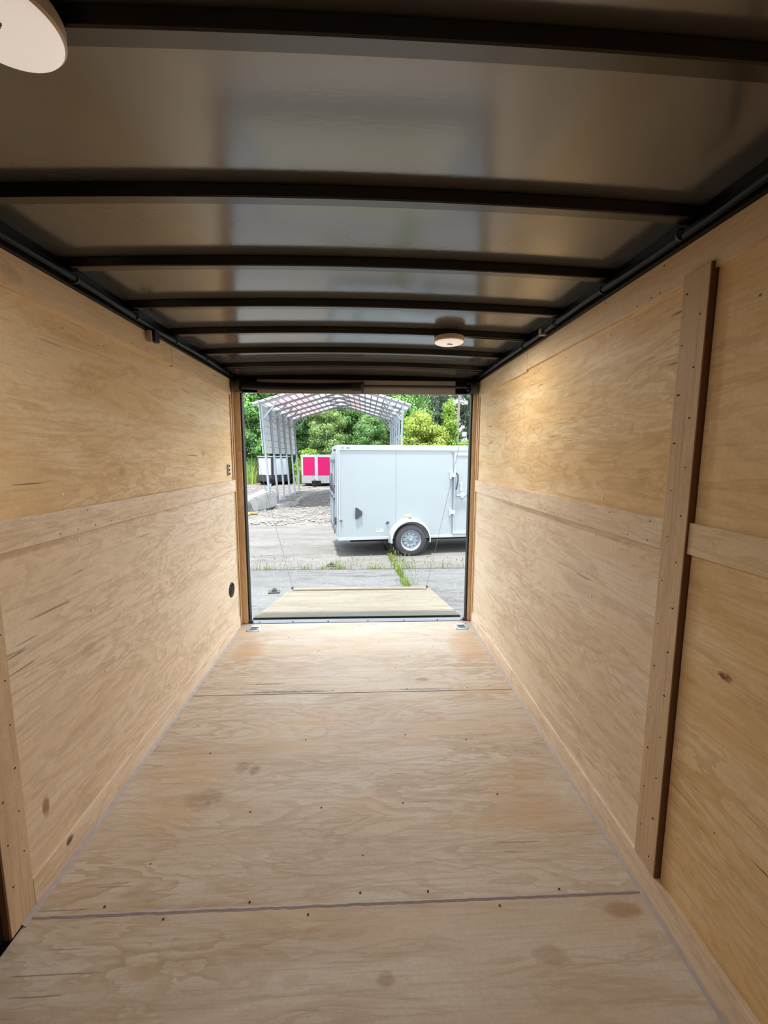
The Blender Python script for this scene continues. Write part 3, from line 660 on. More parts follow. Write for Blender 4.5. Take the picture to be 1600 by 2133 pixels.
# loose stones: nobody could count them
def stones(n, x0, x1, y0, y1, smin, smax, seed):
    r = np.random.default_rng(seed); V = []; F = []
    base = np.array([(1, 0, 0), (-1, 0, 0), (0, 1, 0), (0, -1, 0), (0, 0, 1), (0, 0, -1)], float)
    fc = [(0, 2, 4), (2, 1, 4), (1, 3, 4), (3, 0, 4), (2, 0, 5), (1, 2, 5), (3, 1, 5), (0, 3, 5)]
    for i in range(n):
        s = smin+(smax-smin)*r.random()**3; sc = s*r.uniform(0.55, 1.3, 3)*np.array([1.2, 1.2, 0.55]); a = r.uniform(0, 6.28)
        R = np.array([[math.cos(a), -math.sin(a), 0], [math.sin(a), math.cos(a), 0], [0, 0, 1]])
        y = y0+(y1-y0)*r.random()**1.6
        p = (base+r.uniform(-.2, .2, (6, 3)))*sc @ R.T + np.array([r.uniform(x0, x1), y, G+sc[2]*0.2])
        k = len(V); V += p.tolist(); F += [tuple(k+q for q in f) for f in fc]
    me = bpy.data.meshes.new('stones'); me.from_pydata(V, [], F); return me
tag(link('gravel_stones', stones(11000, -7, 3.0, 11.3, 26, 0.008, 0.055, 5), 'stone', ground), kind='stuff')

# ---- weeds
def blades(pts, hmin, hmax, w, seed, lean=0.5, seedheads=0.0):
    r = np.random.default_rng(seed); V = []; F = []
    for (x, y, hs) in pts:
        h = (hmin+(hmax-hmin)*r.random()**2)*hs; a = r.uniform(0, 6.28); L = lean*h*r.random(); dx, dy = math.cos(a)*L, math.sin(a)*L
        b = r.uniform(0, 6.28); wx, wy = math.cos(b)*w, math.sin(b)*w
        k = len(V); z = G-0.01
        V += [(x-wx, y-wy, z), (x+wx, y+wy, z), (x+dx*0.35+wx*.8, y+dy*0.35+wy*.8, z+h*0.6), (x+dx*0.35-wx*.8, y+dy*0.35-wy*.8, z+h*0.6), (x+dx, y+dy, z+h)]
        F += [(k, k+1, k+2, k+3), (k+3, k+2, k+4)]
        if seedheads and r.random() < seedheads:
            k = len(V); q = 0.0065
            V += [(x+dx-q, y+dy, z+h*0.92), (x+dx, y+dy, z+h*0.86), (x+dx+q, y+dy, z+h*0.92), (x+dx, y+dy, z+h*1.12)]
            F += [(k, k+1, k+2, k+3)]
    me = bpy.data.meshes.new('blades'); me.from_pydata(V, [], F); return me
r = np.random.default_rng(21)
P = []
def clump(x): return 0.35+0.9*max(0, math.sin(x*5.1+1)*math.sin(x*2.3+0.4))+0.5*max(0, math.sin(x*11))
for i in range(2300):
    x = r.uniform(-4.5, 2.2); dens = (1.0 if x < -0.1 else 0.42)*clump(x)/1.4
    if 0.75 < x < 1.0: dens *= 0.3
    if r.random() < dens: P.append((x, 6.82+r.normal(0, 0.025), clump(x)))
tag(tag(link('crack_weeds', blades(P, 0.03, 0.17, 0.0045, 3, 0.6, 0.06), 'grass'), 'low green weeds growing along the crosswise joint of the concrete yard', 'weeds'), kind='stuff')
P = []
for i in range(260): P.append((r.uniform(-4.5, 2.2), 6.84+r.normal(0, 0.05), 1))
tag(tag(link('dry_stalks', blades(P, 0.08, 0.26, 0.003, 5, 0.8, 0.6), 'grass_dry'), 'thin pale seeding stalks standing in the crosswise concrete joint', 'weeds'), kind='stuff')
P = []
for i in range(1500):
    y = 5.62+(8.1-5.62)*r.random(); hs = 0.6+0.3*math.sin(y*4)**2
    if y > 7.75: hs *= 0.6
    P.append((xj(y)+r.normal(0, 0.022), y, hs))
tag(tag(link('joint_grass', blades(P, 0.04, 0.13, 0.005, 7, 0.7, 0.0), 'grass'), 'dense strip of bright grass in the lengthwise joint behind the ramp', 'weeds'), kind='stuff')
P = [(xj(y)+0.05+r.normal(0.06, 0.07), y, 1) for y in r.uniform(5.9, 7.6, 70)]
tag(tag(link('seeding_grass', blades(P, 0.10, 0.26, 0.003, 8, 0.6, 0.7), 'grass'), 'taller seeding grass stems beside the lengthwise joint near the white trailer wheel', 'weeds'), kind='stuff')

# ---- iron anchor plates on the slab
def plate(x, y, label, rz):
    t = empty('anchor_plate', (x, y, G), rz, label, 'metal plate', 'iron plates lying on the slab')
    MB().box(-0.075, 0.075, -0.06, 0.06, 0.002, 0.02, 0.004).build('base', 'iron', t)
    MB().box(-0.03, 0.035, -0.03, 0.03, 0.02, 0.048, 0.005).build('socket', 'iron', t)
    MB().tube((0.002, 0, 0.048), (0.002, 0, 0.06), 0.018, 12).build('pin', 'iron', t, True)
plate(-1.235, 5.64, 'flat iron plate with a raised socket left of the ramp end', 0.15)
plate(-0.575, 7.03, 'dark iron plate by the weedy joint in front of the white trailer', -0.2)

# ================================================================== WHITE TRAILER
TH = math.radians(7.5)
wt = empty('cargo_trailer', (-0.499, 7.65, G), TH, 'white enclosed trailer parked side-on with one wheel under a round fender', 'trailer')
LEN, WID, ZB, ZT = 3.75, 1.50, 0.31, 2.02
mb = MB(); prof = [(0.0, ZB+0.02), (WID, ZB+0.02), (WID, ZT-0.02)]
for k in range(1, 8): prof.append((WID-WID*k/8, ZT-0.02+0.05*math.sin(PI*k/8)))
prof.append((0.0, ZT-0.02))
mb.prism(prof, 0.04, 1.0645, 'X'); mb.build('side_panel', 'skin_grey', wt)
mb = MB(); mb.prism(prof, 1.067, LEN, 'X'); mb.build('side_panel', 'skin_grey', wt)
# nose (beyond the frame)
MB().prism([(LEN, 0), (LEN+0.55, WID/2), (LEN, WID)], ZB+0.02, ZT-0.02, 'Z').build('nose', 'skin_grey', wt)
box('top_band', 'trim_white', wt, 0.0, LEN, -0.012, 0.03, ZT-0.085, ZT, 0.004)
box('bottom_band', 'trim_white', wt, 0.0, LEN, -0.012, 0.03, ZB, ZB+0.05, 0.004)
box('corner_trim', 'trim_white', wt, -0.004, 0.05, -0.010, 0.03, ZB+0.04, ZT-0.08, 0.004)
mb = MB()
for i in range(62): mb.tube((0.018, -0.009, ZB+0.06+i*0.0252), (0.018, -0.0135, ZB+0.06+i*0.0252), 0.006, 6)
tag(mb.build('corner_rivets', 'slate', wt), kind='stuff')
mb = MB()
for i in range(60): mb.tube((1.08, 0.002, ZB+0.3+i*0.0225), (1.08, -0.002, ZB+0.3+i*0.0225), 0.0025, 6)
tag(mb.build('seam_rivets', 'galv', wt), kind='stuff')
for x0, x1 in ((0.085, 0.115), (0.17, 0.225)): box('band_print', 'ink', wt, x0, x1, -0.0135, -0.0118, ZT-0.05, ZT-0.035)
# rear end with doors and cam bars
box('rear_frame', 'trim_white', wt, -0.005, 0.045, 0.03, WID, ZB, ZT+0.01, 0.004)
for i, y0 in enumerate((0.07, 0.785)):
    d = box('rear_door', 'skin_grey', wt, -0.03, -0.005, y0, y0+0.70, ZB+0.08, ZT-0.12, 0.004)
    for yy in (y0+0.12, y0+0.56):
        MB().tube((-0.047, yy, ZB+0.1), (-0.047, yy, ZT-0.2), 0.013, 10).build('cam_bar', 'galv', d, True)
        for z in (ZB+0.14, ZB+0.72, ZB+0.95, ZT-0.3): MB().box(-0.062, -0.03, yy-0.03, yy+0.03, z, z+0.06, 0.004).build('bar_keeper', 'chrome', d)
        MB().bar((-0.06, yy, ZB+0.85), (-0.06, yy+0.02, ZB+1.2), 0.02, 0.03).build('bar_handle', 'slate', d)
for y in (0.06, WID-0.08): box('tail_lamp', 'lamp_red', wt, -0.06, -0.02, y, y+0.06, ZB+0.28, ZB+0.42, 0.006)
for y in (0.3, 0.55): box('clearance_lamp', 'lamp_red', wt, -0.03, -0.004, y, y+0.06, ZT-0.10, ZT-0.06, 0.004)
# side fittings
sv = MB().prism([(0.325, 0.905), (0.335, 0.912), (0.349, 0.908), (0.436, 0.842), (0.442, 0.832), (0.442, 0.775), (0.436, 0.765), (0.345, 0.703), (0.332, 0.70), (0.322, 0.71), (0.318, 0.73)], 0.0, -0.03, 'Y').build('flow_vent', 'slate', wt)
box('side_marker', 'lamp_red', wt, 0.035, 0.085, -0.02, -0.002, 0.665, 0.685, 0.004)
MB().box(0.885, 0.93, -0.018, 0.0, 0.60, 0.615).box(0.90, 0.945, -0.018, 0.0, 0.618, 0.640).build('fuel_emblem', 'slate', wt)
pl = box('white_sticker', 'paper', wt, 0.71, 0.835, -0.002, 0.0, 0.445, 0.502)
MB().box(0.715, 0.785, -0.0035, -0.002, 0.484, 0.495).box(0.80, 0.812, -0.0035, -0.002, 0.462, 0.474).build('sticker_print', 'ink', pl)
pl = box('yellow_sticker', 'yellow', wt, 1.235, 1.35, -0.002, 0.0, 0.722, 0.764)
MB().box(1.24, 1.345, -0.0035, -0.002, 0.752, 0.760).build('sticker_print', 'paper', pl)
# fender: swept arch
cx, cz = 1.335, 0.297
def arch(prof, a0, a1, n, name, mat, parent):
    mb = MB(); rows = []
    for i in range(n+1):
        t = math.radians(a0+(a1-a0)*i/n); rows.append([(cx+rr*math.cos(t), y, cz+rr*math.sin(t)) for rr, y in prof])
    return mb.grid(rows).build(name, mat, parent, True)
fd = arch([(0.405, 0.0), (0.402, -0.02), (0.378, -0.13), (0.370, -0.142), (0.352, -0.145), (0.350, -0.138), (0.366, -0.125), (0.392, -0.02), (0.392, 0.0)], -7, 187, 48, 'fender', 'trim_white', wt)
mb = MB()
for i in range(58):
    t = math.radians(4+172*i/57)
    mb.bar((cx+0.4035*math.cos(t), -0.022, cz+0.4035*math.sin(t)), (cx+0.386*math.cos(t), -0.105, cz+0.386*math.sin(t)), 0.006, 0.004)
tag(mb.build('tread_ridges', 'galv', fd), kind='stuff')
MB().box(cx-0.03, cx+0.02, -0.06, -0.03, cz+0.395, cz+0.41, 0.003).build('fender_lamp', 'slate', fd)
arch([(0.388, 0.02), (0.345, 0.02)], 0, 360, 40, 'wheel_well', 'dark', wt)
# wheel
def wheel(y, s, parent, R=0.297, W=0.17, full=True):
    w = MB().lathe([(R*0.64, -W*0.40), (R*0.68, -W*0.5), (R*0.86, -W*0.5), (R*0.95, -W*0.44), (R*0.995, -W*0.3), (R, 0), (R*0.995, W*0.3), (R*0.95, W*0.44), (R*0.86, W*0.5), (R*0.64, W*0.4), (R*0.6, 0), (R*0.64, -W*0.4)], 'Y', 64, (cx, y, cz), cap=False).build('wheel', 'tire', parent, True)
    f = lambda d: -s*d*1.0
    MB().lathe([(0.0, f(0.035)), (0.06, f(0.036)), (0.075, f(0.028)), (0.085, f(0.026)), (0.105, f(0.040)), (0.135, f(0.040)), (0.152, f(0.022)), (0.166, f(0.03)), (0.176, f(0.066)), (0.190, f(0.076)), (0.196, f(0.066))], 'Y', 56, (cx, y, cz), cap=False).build('rim', 'rim_white', w, True)
    mb = MB()
    for k in range(10):
        t = 2*PI*k/10+0.2; c = (cx+0.122*math.cos(t), 0, cz+0.122*math.sin(t))
        mb.tube((c[0], y+f(0.036), c[2]), (c[0], y+f(0.0425), c[2]), 0.0125, 12)
    tag(mb.build('rim_holes', 'dark', w), kind='stuff')
    MB().lathe([(0.0, f(0.075)), (0.028, f(0.07)), (0.034, f(0.055)), (0.036, f(0.036))], 'Y', 24, (cx, y, cz)).build('hub_cap', 'galv_dark', w, True)
    mb = MB()
    for k in range(5):
        t = 2*PI*k/5+0.5; mb.tube((cx+0.058*math.cos(t), y+f(0.03), cz+0.058*math.sin(t)), (cx+0.058*math.cos(t), y+f(0.05), cz+0.058*math.sin(t)), 0.009, 6)
    tag(mb.build('lug_nuts', 'chrome', w), kind='stuff')
    return w
wheel(-0.045, 1, wt); wheel(WID+0.045, -1, wt)
MB().tube((cx, 0.0, cz), (cx, WID, cz), 0.04, 12).build('axle', 'black', wt)
MB().box(0.25, LEN, 0.22, 0.28, 0.235, ZB+0.02).box(0.25, LEN, WID-0.28, WID-0.22, 0.235, ZB+0.02).box(0.25, 0.3, 0.22, WID-0.22, 0.235, ZB+0.02).build('chassis', 'black', wt)
MB().bar((LEN-0.3, 0.13, 0.26), (LEN+1.2, WID/2, 0.26), 0.06, 0.08).bar((LEN-0.3, WID-0.13, 0.26), (LEN+1.2, WID/2, 0.26), 0.06, 0.08).tube((LEN+0.9, WID/2, 0.0), (LEN+0.9, WID/2, 0.7), 0.03).build('tongue', 'black', wt)
# side door
dr = box('side_door', 'skin_grey', wt, 2.20, 2.93, -0.012, 0.004, 0.43, 1.85, 0.003)
mb = MB()
for (x0, x1, z0, z1) in ((2.168, 2.205, 0.37, 1.905), (2.925, 2.962, 0.37, 1.905), (2.205, 2.925, 0.37, 0.43), (2.205, 2.925, 1.845, 1.905)): mb.box(x0, x1, -0.022, 0.002, z0, z1, 0.003)
mb.build('door_frame', 'trim_white', dr)
MB().box(2.155, 2.166, -0.010, 0.0, 0.365, 1.91).box(2.12, 2.97, -0.018, 0.0, 1.908, 1.925).build('door_reveal', 'galv', dr)
MB().tube((2.172, -0.05, 0.78), (2.172, -0.05, 1.50), 0.016, 10).build('bar_lock', 'galv', dr, True)
for z in (0.75, 1.44): MB().box(2.09, 2.12, -0.03, 0, z-0.02, z+0.11, 0.003).box(2.12, 2.19, -0.065, -0.0, z+0.01, z+0.08, 0.004).build('bar_keeper', 'zinc', dr)
mb = MB(); mb.path([(2.19, -0.07, 1.53), (2.225, -0.08, 1.50), (2.23, -0.085, 1.40), (2.215, -0.08, 1.30), (2.205, -0.07, 1.22)], 0.014, 8); mb.build('bar_handle', 'slate', dr, True)
MB().box(2.285, 2.345, -0.03, -0.011, 1.19, 1.26, 0.004).box(2.285, 2.345, -0.03, -0.011, 1.265, 1.338, 0.004).build('lock_plate', 'trim_white', dr)
MB().box(2.30, 2.36, -0.05, -0.011, 1.06, 1.17, 0.006).tube((2.22, -0.045, 1.11), (2.50, -0.045, 1.112), 0.014, 10).build('latch', 'zinc', dr, True)
MB().tube((2.41, -0.046, 1.112), (2.52, -0.046, 1.113), 0.018, 10).build('latch_grip', 'slate', dr, True)

# ================================================================== THE TWO TRAILERS AT THE TREES
def nose_trailer(name, x, y, rz, w, h0, h1, vdep, label, skin, panel, guard, roof, edge, depth=4.0, pz0=0.4, top=0.12, inset=0.06, mid=0.1):
    t = empty(name, (x, y, G), rz, label, 'trailer')
    hw = w/2
    mb = MB(); mb.prism([(-hw, vdep), (0, 0), (hw, vdep), (hw, depth), (-hw, depth)], h0, h1-0.06, 'Z'); mb.build('body', skin, t)
    mb = MB(); mb.prism([(-hw-0.015, vdep-0.01), (0, -0.02), (hw+0.015, vdep-0.01), (hw+0.015, depth), (-hw-0.015, depth)], h1-0.06, h1, 'Z'); mb.build('roof', roof, t)
    L = math.hypot(hw, vdep)
    for s in (-1, 1):
        a = math.atan2(vdep, hw)
        m = Matrix.Rotation(a*s, 4, 'Z')
        def fb(n, mat, u0, u1, z0, z1, th):
            b = MB()
            b.box(min(s*u0, s*u1), max(s*u0, s*u1), -th, 0.0, z0, z1, 0.002, mat=m)
            return b.build(n, mat, t)
        fb('nose_panel', panel, mid/2+0.02, L-inset, pz0, h1-top, 0.012)
        fb('stone_guard', guard, mid/2, L-0.01, h0+0.02, pz0-0.02, 0.014)
        fb('top_trim', edge, mid/2, L-0.01, h1-top+0.01, h1-0.062, 0.014)
        fb('edge_trim', edge, L-inset+0.005, L-0.005, pz0, h1-top, 0.02)
        fb('centre_trim', edge, 0.0, mid/2+0.005, h0+0.03, h1-0.07, 0.022)
    MB().bar((-0.35, vdep, h0-0.03), (0, -0.9, h0-0.03), 0.06, 0.08).bar((0.35, vdep, h0-0.03), (0, -0.9, h0-0.03), 0.06, 0.08).build('tongue', 'black', t)
    MB().box(-0.08, 0.08, -0.98, -0.86, h0-0.08, h0+0.02, 0.01).tube((0, -0.8, 0.02), (0, -0.8, h0+0.30), 0.03).box(-0.1, 0.1, -0.9, -0.7, 0.0, 0.03).build('coupler_jack', 'black', t)
    MB().box(-0.28, 0.28, -0.12, -0.05, h0+0.0, h0+0.18, 0.01).build('front_cradle', 'black', t)
    for s in (-1, 1):
        MB().tube((s*(hw-0.12), depth*0.6, 0.30), (s*(hw+0.10), depth*0.6, 0.30), 0.30, 28).build('wheel', 'tire', t, True)
        MB().box(min(s*hw, s*(hw+0.12)), max(s*hw, s*(hw+0.12)), depth*0.6-0.4, depth*0.6+0.4, 0.62, 0.68, 0.02).build('fender', edge if skin != 'black_skin' else 'slate', t)
    return t
nose_trailer('pink_trailer', -3.02, 26.7, 0.0, 1.90, 0.17, 1.95, 0.22, 'hot pink fronted trailer with white edges parked under the trees', 'trim_white', 'pink', 'silver', 'trim_white', 'trim_white', pz0=0.66, top=0.16, inset=0.12, mid=0.16)
nose_trailer('black_trailer', -5.92, 27.6, 0.10, 1.98, 0.22, 1.86, 0.75, 'black v-nosed trailer with two pale upper panels behind the carport legs', 'black_skin', 'panel_white', 'black_skin', 'skin_grey', 'black_skin', pz0=0.66, top=0.15, inset=0.09, mid=0.16)

# ================================================================== CARPORT
cp = empty('carport', (-1.125, 15.2, G), 0, 'open galvanised steel carport with a low gable roof and one sheeted side', 'carport')
fy = [0.0, 1.4, 2.7, 4.0, 5.4, 6.8]
ze, zr = 3.22-G, 3.95-G; hl = 2.445
for i, y in enumerate(fy):
    o = MB().bar((-hl, y, ze), (-hl+0.21, y, 0.0), 0.07, 0.07).build('post', 'galv', cp)
    o = MB().bar((hl, y, ze), (hl-0.10, y, 0.0), 0.07, 0.07).build('post', 'galv', cp)
    for s in (-1, 1):
        MB().bar((s*(hl+0.28), y, ze-0.28*0.30), (0, y, zr), 0.06, 0.07).build('rafter', 'galv_dark', cp)
        MB().bar((s*(hl-0.03), y, ze-0.55), (s*(hl-0.62), y, ze+0.15), 0.05, 0.05).build('knee_brace', 'galv', cp)
    MB().bar((-0.55, y, zr-0.17), (0.55, y, zr-0.17), 0.045, 0.05).build('collar_tie', 'galv_dark', cp)
nst = 12
for s in (-1, 1):
    sx0, sx1 = 0.0, hl+0.30
    for k in range(nst):
        a, b = sx0+(sx1-sx0)*k/nst, sx0+(sx1-sx0)*(k+1)/nst-0.022
        za = lambda q: zr+0.055-(zr-ze)/hl*q
        poly = [(s*a, za(a)), (s*b, za(b)), (s*b, za(b)+0.012), (s*a, za(a)+0.012)]
        pk = (4 <= k <= 9 and s == -1) or (k in (2, 3) and s == 1)
        MB().prism(poly, -0.25, fy[-1]+0.25, 'Y').build('roof_panel', 'sheet_pink' if pk else 'sheet', cp)
        mb = MB(); p2 = [(s*(b-0.004), za(b)+0.0), (s*(b+0.026), za(b+0.026)+0.0), (s*(b+0.02), za(b)+0.03), (s*(b+0.002), za(b)+0.03)]
        if k < nst-1: mb.prism(p2, -0.25, fy[-1]+0.25, 'Y').build('roof_seam', 'galv_dark', cp)
nw = 7
for k in range(nw):
    z0 = 1.93+(ze-1.93)*k/nw; z1 = 1.93+(ze-1.93)*(k+1)/nw-0.018
    xw = lambda z: -hl+0.21*(1-z/ze)-0.05
    MB().hull([(xw(z)-dx, y, z) for z in (z0, z1) for dx in (0, 0.014) for y in (-0.15, fy[-1]+0.1)]).build('wall_panel', 'sheet_wall', cp)
mb = MB()
for y in fy[:5]:
    for k in range(8): 
        z = 1.95+(ze-1.95)*k/8; mb.box(-hl+0.21*(1-z/ze)-0.055, -hl+0.21*(1-z/ze)-0.03, y+0.04, y+0.12, z-0.02, z+0.02)
tag(mb.build('girt_clips', 'galv_dark', cp), kind='stuff')
MB().bar((-hl+0.2, 0.2, 0.85), (-hl+0.12, -0.2, 0.02), 0.045, 0.045).build('stake_brace', 'galv_dark', cp)

# ---- concrete block, kerb pieces, boards at the carport foot
t = MB().hull([(-3.82, 14.0, 0.0), (-3.33, 15.2, 0.187), (-4.10, 14.6, 0.005), (-3.83, 16.0, 0.21), (-3.2, 15.6, -0.04), (-3.16, 15.4, -0.38), (-3.66, 14.1, -0.43), (-3.99, 14.2, -0.36), (-4.2, 15.6, G), (-3.35, 16.2, G), (-3.4, 16.1, 0.10)])
bmesh.ops.bevel(t.b, geom=t.b.edges[:], offset=0.035, segments=2, affect='EDGES')
tag(t.build('concrete_block', 'block'), 'big tilted broken concrete block lying in front of the carport legs', 'concrete block')
def kerb(pts, w, h, label, name='kerb_piece', mat='block'):
    mb = MB()
    rows = []
    for i, (x, y) in enumerate(pts):
        d = Vector((pts[min(i+1, len(pts)-1)][0]-pts[max(i-1, 0)][0], pts[min(i+1, len(pts)-1)][1]-pts[max(i-1, 0)][1], 0)).normalized(); n = Vector((-d.y, d.x, 0))*w/2
        j = random.uniform(-0.02, 0.02)
        rows.append([Vector((x, y, G-0.02))-n, Vector((x, y, G+h+j))-n*0.85, Vector((x, y, G+h+j))+n*0.85, Vector((x, y, G-0.02))+n, Vector((x, y, G-0.02))-n])
    mb.grid(rows); mb.b.faces.new([v for v in mb.b.verts[0:4]]); mb.b.faces.new([v for v in mb.b.verts[-5:-1]])
    bmesh.ops.remove_doubles(mb.b, verts=mb.b.verts[:], dist=0.0005)
    tag(mb.build(name, mat), label, 'kerb')
kerb([(-3.25, 15.3), (-3.02, 15.75), (-2.78, 16.3), (-2.72, 16.5)], 0.34, 0.13, 'thick pale kerb piece lying beside the concrete block')
kerb([(-2.70, 16.7), (-2.75, 17.4), (-2.80, 18.2), (-2.72, 18.9)], 0.14, 0.10, 'narrow bent kerb piece running along the feet of the carport legs')
kerb([(-3.75, 19.0), (-3.2, 19.2), (-2.65, 19.5)], 0.26, 0.10, 'dark-shadowed kerb piece lying across behind the carport legs')
kerb([(-2.9, 20.2), (-2.4, 21.2), (-1.75, 22.4)], 0.28, 0.12, 'long pale kerb piece reaching furthest out into the gravel')
for i, (p, q, lab) in enumerate((((-4.6, 13.65), (-3.45, 13.75), 'upper yellow timber board lying on the gravel before the concrete block'), ((-4.7, 13.45), (-3.6, 13.42), 'lower yellow timber board lying nearest on the gravel by the block'))):
    o = MB().bar((p[0], p[1], G+0.035), (q[0], q[1], G+0.035), 0.14, 0.045).build('timber_board', 'yellow_wood'); tag(o, lab, 'board', 'boards by the concrete block')
t = empty('service_pole', (6.0, 26.0, G), 0, 'thin grey pole with a small pale box behind the white trailer', 'pole')
MB().tube((0, 0, 0), (0, 0, 3.25), 0.03, 10).build('mast', 'galv', t, True)
MB().box(-0.13, 0.13, -0.1, 0.05, 3.05, 3.32, 0.01).build('box', 'trim_white', t)
MB().tube((-0.3, 0, 2.62), (0.45, 0, 2.62), 0.018, 8).tube((0.3, 0, 2.62), (0.3, 0, 1.5), 0.018, 8).build('cross_arm', 'galv', t, True)

# ================================================================== TREES
def crown_mesh(name, seed, n, rx, ry, z0, z1, leaf, blobs, shape='oval', open_=0.0):
    r = np.random.default_rng(seed); H = z1-z0
    C = []; R = []
    for i in range(blobs):
        t = r.random(); a = r.uniform(0, 2*PI)
        if shape == 'cone': prof = 1.0-0.88*t
        elif shape == 'pine': prof = 0.35+0.65*math.sin(PI*min(1, 0.15+t*0.85))
        else: prof = math.sqrt(max(0.05, 1-(2*t*0.94-0.9)**2)) if shape == 'oval' else 0.6+0.4*math.sin(PI*t)
        rad = prof*math.sqrt(r.random())*0.85
        C.append((rx*rad*math.cos(a), ry*rad*math.sin(a), z0+H*t)); R.append(r.uniform(0.20, 0.36)*min(rx, H*0.4)*(0.55+0.45*prof))
    C = np.array(C); R = np.array(R)
    w = R**2; idx = r.choice(blobs, n, p=w/w.sum())
    d = r.normal(0, 1, (n, 3)); d[:, 2] += 0.25; d /= np.linalg.norm(d, axis=1)[:, None]
    rad = R[idx]*(0.45+0.75*r.random(n))
    p = C[idx]+d*rad[:, None]*np.array([1.15, 1.15, 0.62])+r.normal(0, 0.10, (n, 3))
    u = r.normal(0, 1, (n, 3)); u -= (u*d).sum(1)[:, None]*d*0.75; u /= np.linalg.norm(u, axis=1)[:, None]
    v = np.cross(d, u); v /= np.linalg.norm(v, axis=1)[:, None]
    L = leaf*r.uniform(0.6, 1.35, n)[:, None]; Wd = L*(0.18 if shape == 'pine' else 0.55)
    V = np.stack([p-u*L, p+v*Wd+d*Wd*0.2, p+u*L, p-v*Wd+d*Wd*0.2], 1).reshape(-1, 3)
    me = bpy.data.meshes.new(name); F = np.arange(n*4).reshape(n, 4)
    me.vertices.add(n*4); me.vertices.foreach_set('co', V.ravel())
    me.loops.add(n*4); me.loops.foreach_set('vertex_index', F.ravel())
    me.polygons.add(n); me.polygons.foreach_set('loop_start', np.arange(n)*4); me.polygons.foreach_set('loop_total', np.full(n, 4))
    me.update(); me.validate(); return me
CM = {}
def crown(kind, mat):
    key = (kind, mat)
    if key in CM: return CM[key]
    spec = {'broad': (1, 34000, 2.6, 2.4, 0.4, 9.5, 0.105, 120, 'oval'), 'tall': (2, 36000, 2.4, 2.3, 0.3, 11.5, 0.105, 150, 'col'), 'pine': (3, 30000, 2.5, 2.4, 2.2, 12.5, 0.19, 90, 'pine'),
            'bush': (4, 20000, 1.6, 1.5, 0.15, 4.6, 0.075, 90, 'oval'), 'cone': (5, 17000, 1.35, 1.3, 0.3, 5.6, 0.075, 90, 'cone'), 'low': (6, 4000, 1.3, 1.1, 0.05, 1.9, 0.09, 22, 'oval')}[kind]
    me = crown_mesh('crown', *spec); me.materials.append(M[mat]); CM[key] = me; return me
def trunk_mesh(h, r, seed):
    rr = random.Random(seed); mb = MB(); rows = []
    for i in range(9):
        z = h*i/8; q = r*(1-0.6*i/8)*(1.25 if i == 0 else 1); ox, oy = 0.06*math.sin(i*1.1+seed), 0.06*math.cos(i*0.8+seed)
        rows.append([(ox+q*math.cos(2*PI*k/10), oy+q*math.sin(2*PI*k/10), z) for k in range(11)])
    mb.grid(rows); return mb
def tree(name, kind, mat, x, y, s, label, group, rz=None, sz=None, bark='bark', tr=None, cat='tree'):
    t = empty(name, (x, y, G), random.uniform(0, 6.28) if rz is None else rz, label, cat, group)
    t.scale = (s, s, sz or s)
    link('crown', crown(kind, mat), None, t)
    h, r = tr or {'broad': (7, 0.2), 'tall': (9, 0.2), 'pine': (11.5, 0.17), 'bush': (3.2, 0.07), 'cone': (5, 0.06), 'low': (1.2, 0.04)}[kind]
    trunk_mesh(h, r, int(abs(x*10))).build('trunk', bark, t, True)
    return t
# left of the carport: bright broad-leaved wall of trees
tree('broadleaf_tree', 'tall', 'leaf_mid', -8.6, 31.5, 0.95, 'bright green broad-leaved tree left of the carport above the tall grass', 'trees along the yard edge')
tree('broadleaf_tree', 'tall', 'leaf_mid', -11.6, 32.5, 1.0, 'tall green broad-leaved tree at the far left behind the door post', 'trees along the yard edge')
tree('broadleaf_tree', 'broad', 'leaf_dark', -7.0, 33.8, 1.05, 'dark green tree seen behind the sheeted side of the carport', 'trees along the yard edge')
g1 = 'dark trees seen through the carport'
for x, y, k, m, sc, lab in [
    (-5.2, 34.5, 'broad', 'leaf_dark', 0.8, 'dark tree above the black trailer, seen past the rear carport posts'),
    (-3.7, 36.0, 'tall', 'leaf_pine', 0.8, 'olive green tree above the gap between black and pink trailers'),
    (-1.9, 34.8, 'broad', 'leaf_dark', 0.82, 'dark tree under the carport ridge right of the pink trailer'),
    (-0.4, 35.8, 'broad', 'leaf_pine', 0.84, 'olive green tree in the middle of the carport opening'),
    (1.2, 34.6, 'broad', 'leaf_pine', 0.8, 'olive green tree just left of the right-hand carport posts'),
    (-2.9, 32.6, 'broad', 'leaf_pine', 0.6, 'lower olive green tree right above the pink trailer roof'),
    (0.4, 32.4, 'broad', 'leaf_dark', 0.55, 'lower dark tree behind the rear half of the white trailer roof')]:
    tree('forest_tree', k, m, x, y, sc, lab, g1)
tree('light_bush', 'low', 'leaf_lime', -4.05, 30.5, 1.12, 'small light green bush showing above the pink trailer', 'bushes by the trailers', cat='bush')
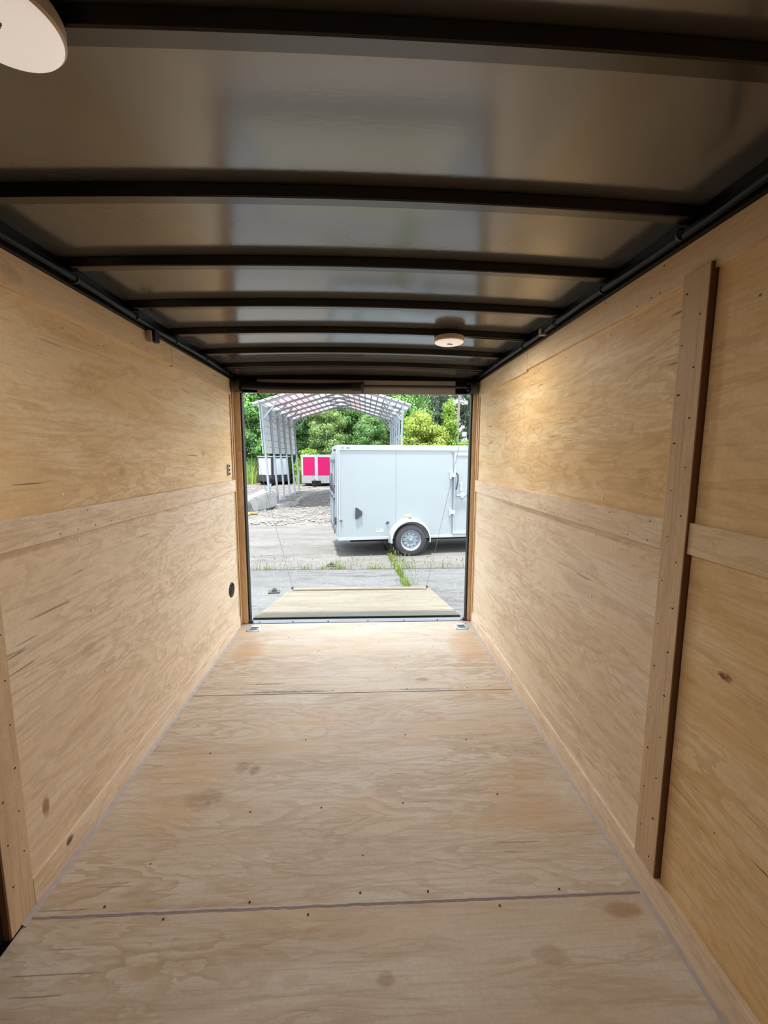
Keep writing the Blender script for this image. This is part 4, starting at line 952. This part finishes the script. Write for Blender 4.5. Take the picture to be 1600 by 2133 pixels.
# right of the carport
tree('forest_tree', 'tall', 'leaf_mid', 2.9, 35.0, 0.98, 'mid green tree just right of the carport roof', 'trees along the yard edge')
tree('yellow_shrub', 'bush', 'leaf_yellow', 3.5, 29.0, 1.0, 'rounded yellow green shrub rising right of the carport', 'yellow green shrubs', cat='shrub')
tree('yellow_shrub', 'bush', 'leaf_yellow', 5.0, 29.5, 0.82, 'smaller yellow green shrub between the rounded shrub and the lime tree', 'yellow green shrubs', cat='shrub')
tree('young_tree', 'cone', 'leaf_lime', 5.85, 29.8, 1.0, 'pointed young lime green tree above the white trailer', 'trees along the yard edge')
tree('lime_shrub', 'bush', 'leaf_lime', 6.9, 28.5, 0.62, 'low lime green shrub at the doorway edge behind the white trailer', 'yellow green shrubs', cat='shrub')
tree('lime_shrub', 'bush', 'leaf_lime', 4.9, 27.8, 0.55, 'low lime green shrub in front of the pointed young tree', 'yellow green shrubs', cat='shrub')
tree('pine_tree', 'pine', 'leaf_blue', 6.3, 42.0, 0.9, 'grey green pine behind the pointed young tree', 'pines behind the yard', bark='pale_bark')
tree('pine_tree', 'pine', 'leaf_blue', 9.6, 40.0, 0.95, 'grey green pine with a pale trunk at the right edge of the doorway', 'pines behind the yard', bark='pale_bark')
tree('pine_tree', 'pine', 'leaf_blue', 8.1, 47.0, 0.8, 'farther grey green pine between the two pines at right', 'pines behind the yard', bark='pale_bark')
tree('pine_tree', 'pine', 'leaf_pine', 12.4, 41.0, 0.95, 'pine standing outside the right door post', 'pines behind the yard', bark='pale_bark')
tree('pine_tree', 'pine', 'leaf_pine', 4.2, 41.0, 0.95, 'pine behind the rounded yellow green shrub', 'pines behind the yard', bark='pale_bark')
t = empty('bare_trunk_pine', (7.45, 34.5, G), 0, 'tall pale bare pine trunk at the upper right of the doorway', 'tree')
trunk_mesh(13, 0.15, 3).build('trunk', 'pale_bark', t, True)
# hinterland hedge line closing the horizon outside the frame as well
g2 = 'trees beyond the frame of the doorway'
for x, y, lab in ((-15, 33, 'first dark tree hidden beyond the left door post'), (-18.5, 34, 'second dark tree hidden beyond the left door post'), (-22, 33, 'outermost dark tree hidden beyond the left door post'),
                  (15.5, 38, 'nearer dark tree hidden beyond the right door post'), (19, 37, 'outermost dark tree hidden beyond the right door post')):
    tree('forest_tree', 'tall', 'leaf_dark', x, y, 1.0, lab, g2)
# tall grass by the left trees
r = np.random.default_rng(77)
P = [(r.uniform(-13.0, -4.3), 28.2+r.random()**0.7*3.2, 0.6+0.6*r.random()) for i in range(5200)]
P = [q for q in P if not (-7.4 < q[0] < -4.6 and q[1] < 31.2)]
tag(tag(link('tall_grass', blades(P, 0.7, 1.75, 0.022, 9, 0.35, 0.12), 'grass_tall'), 'tall yellow green grass at the forest edge left of the black trailer', 'grass'), kind='stuff')
P = [(r.uniform(-2.2, 10.0), 28.4+r.random()*3.5, 0.5+0.5*r.random()) for i in range(3200)]
tag(tag(link('verge_grass', blades(P, 0.5, 1.2, 0.02, 10, 0.35, 0.1), 'grass_tall'), 'rough grass verge along the trees behind the white trailer', 'grass'), kind='stuff')
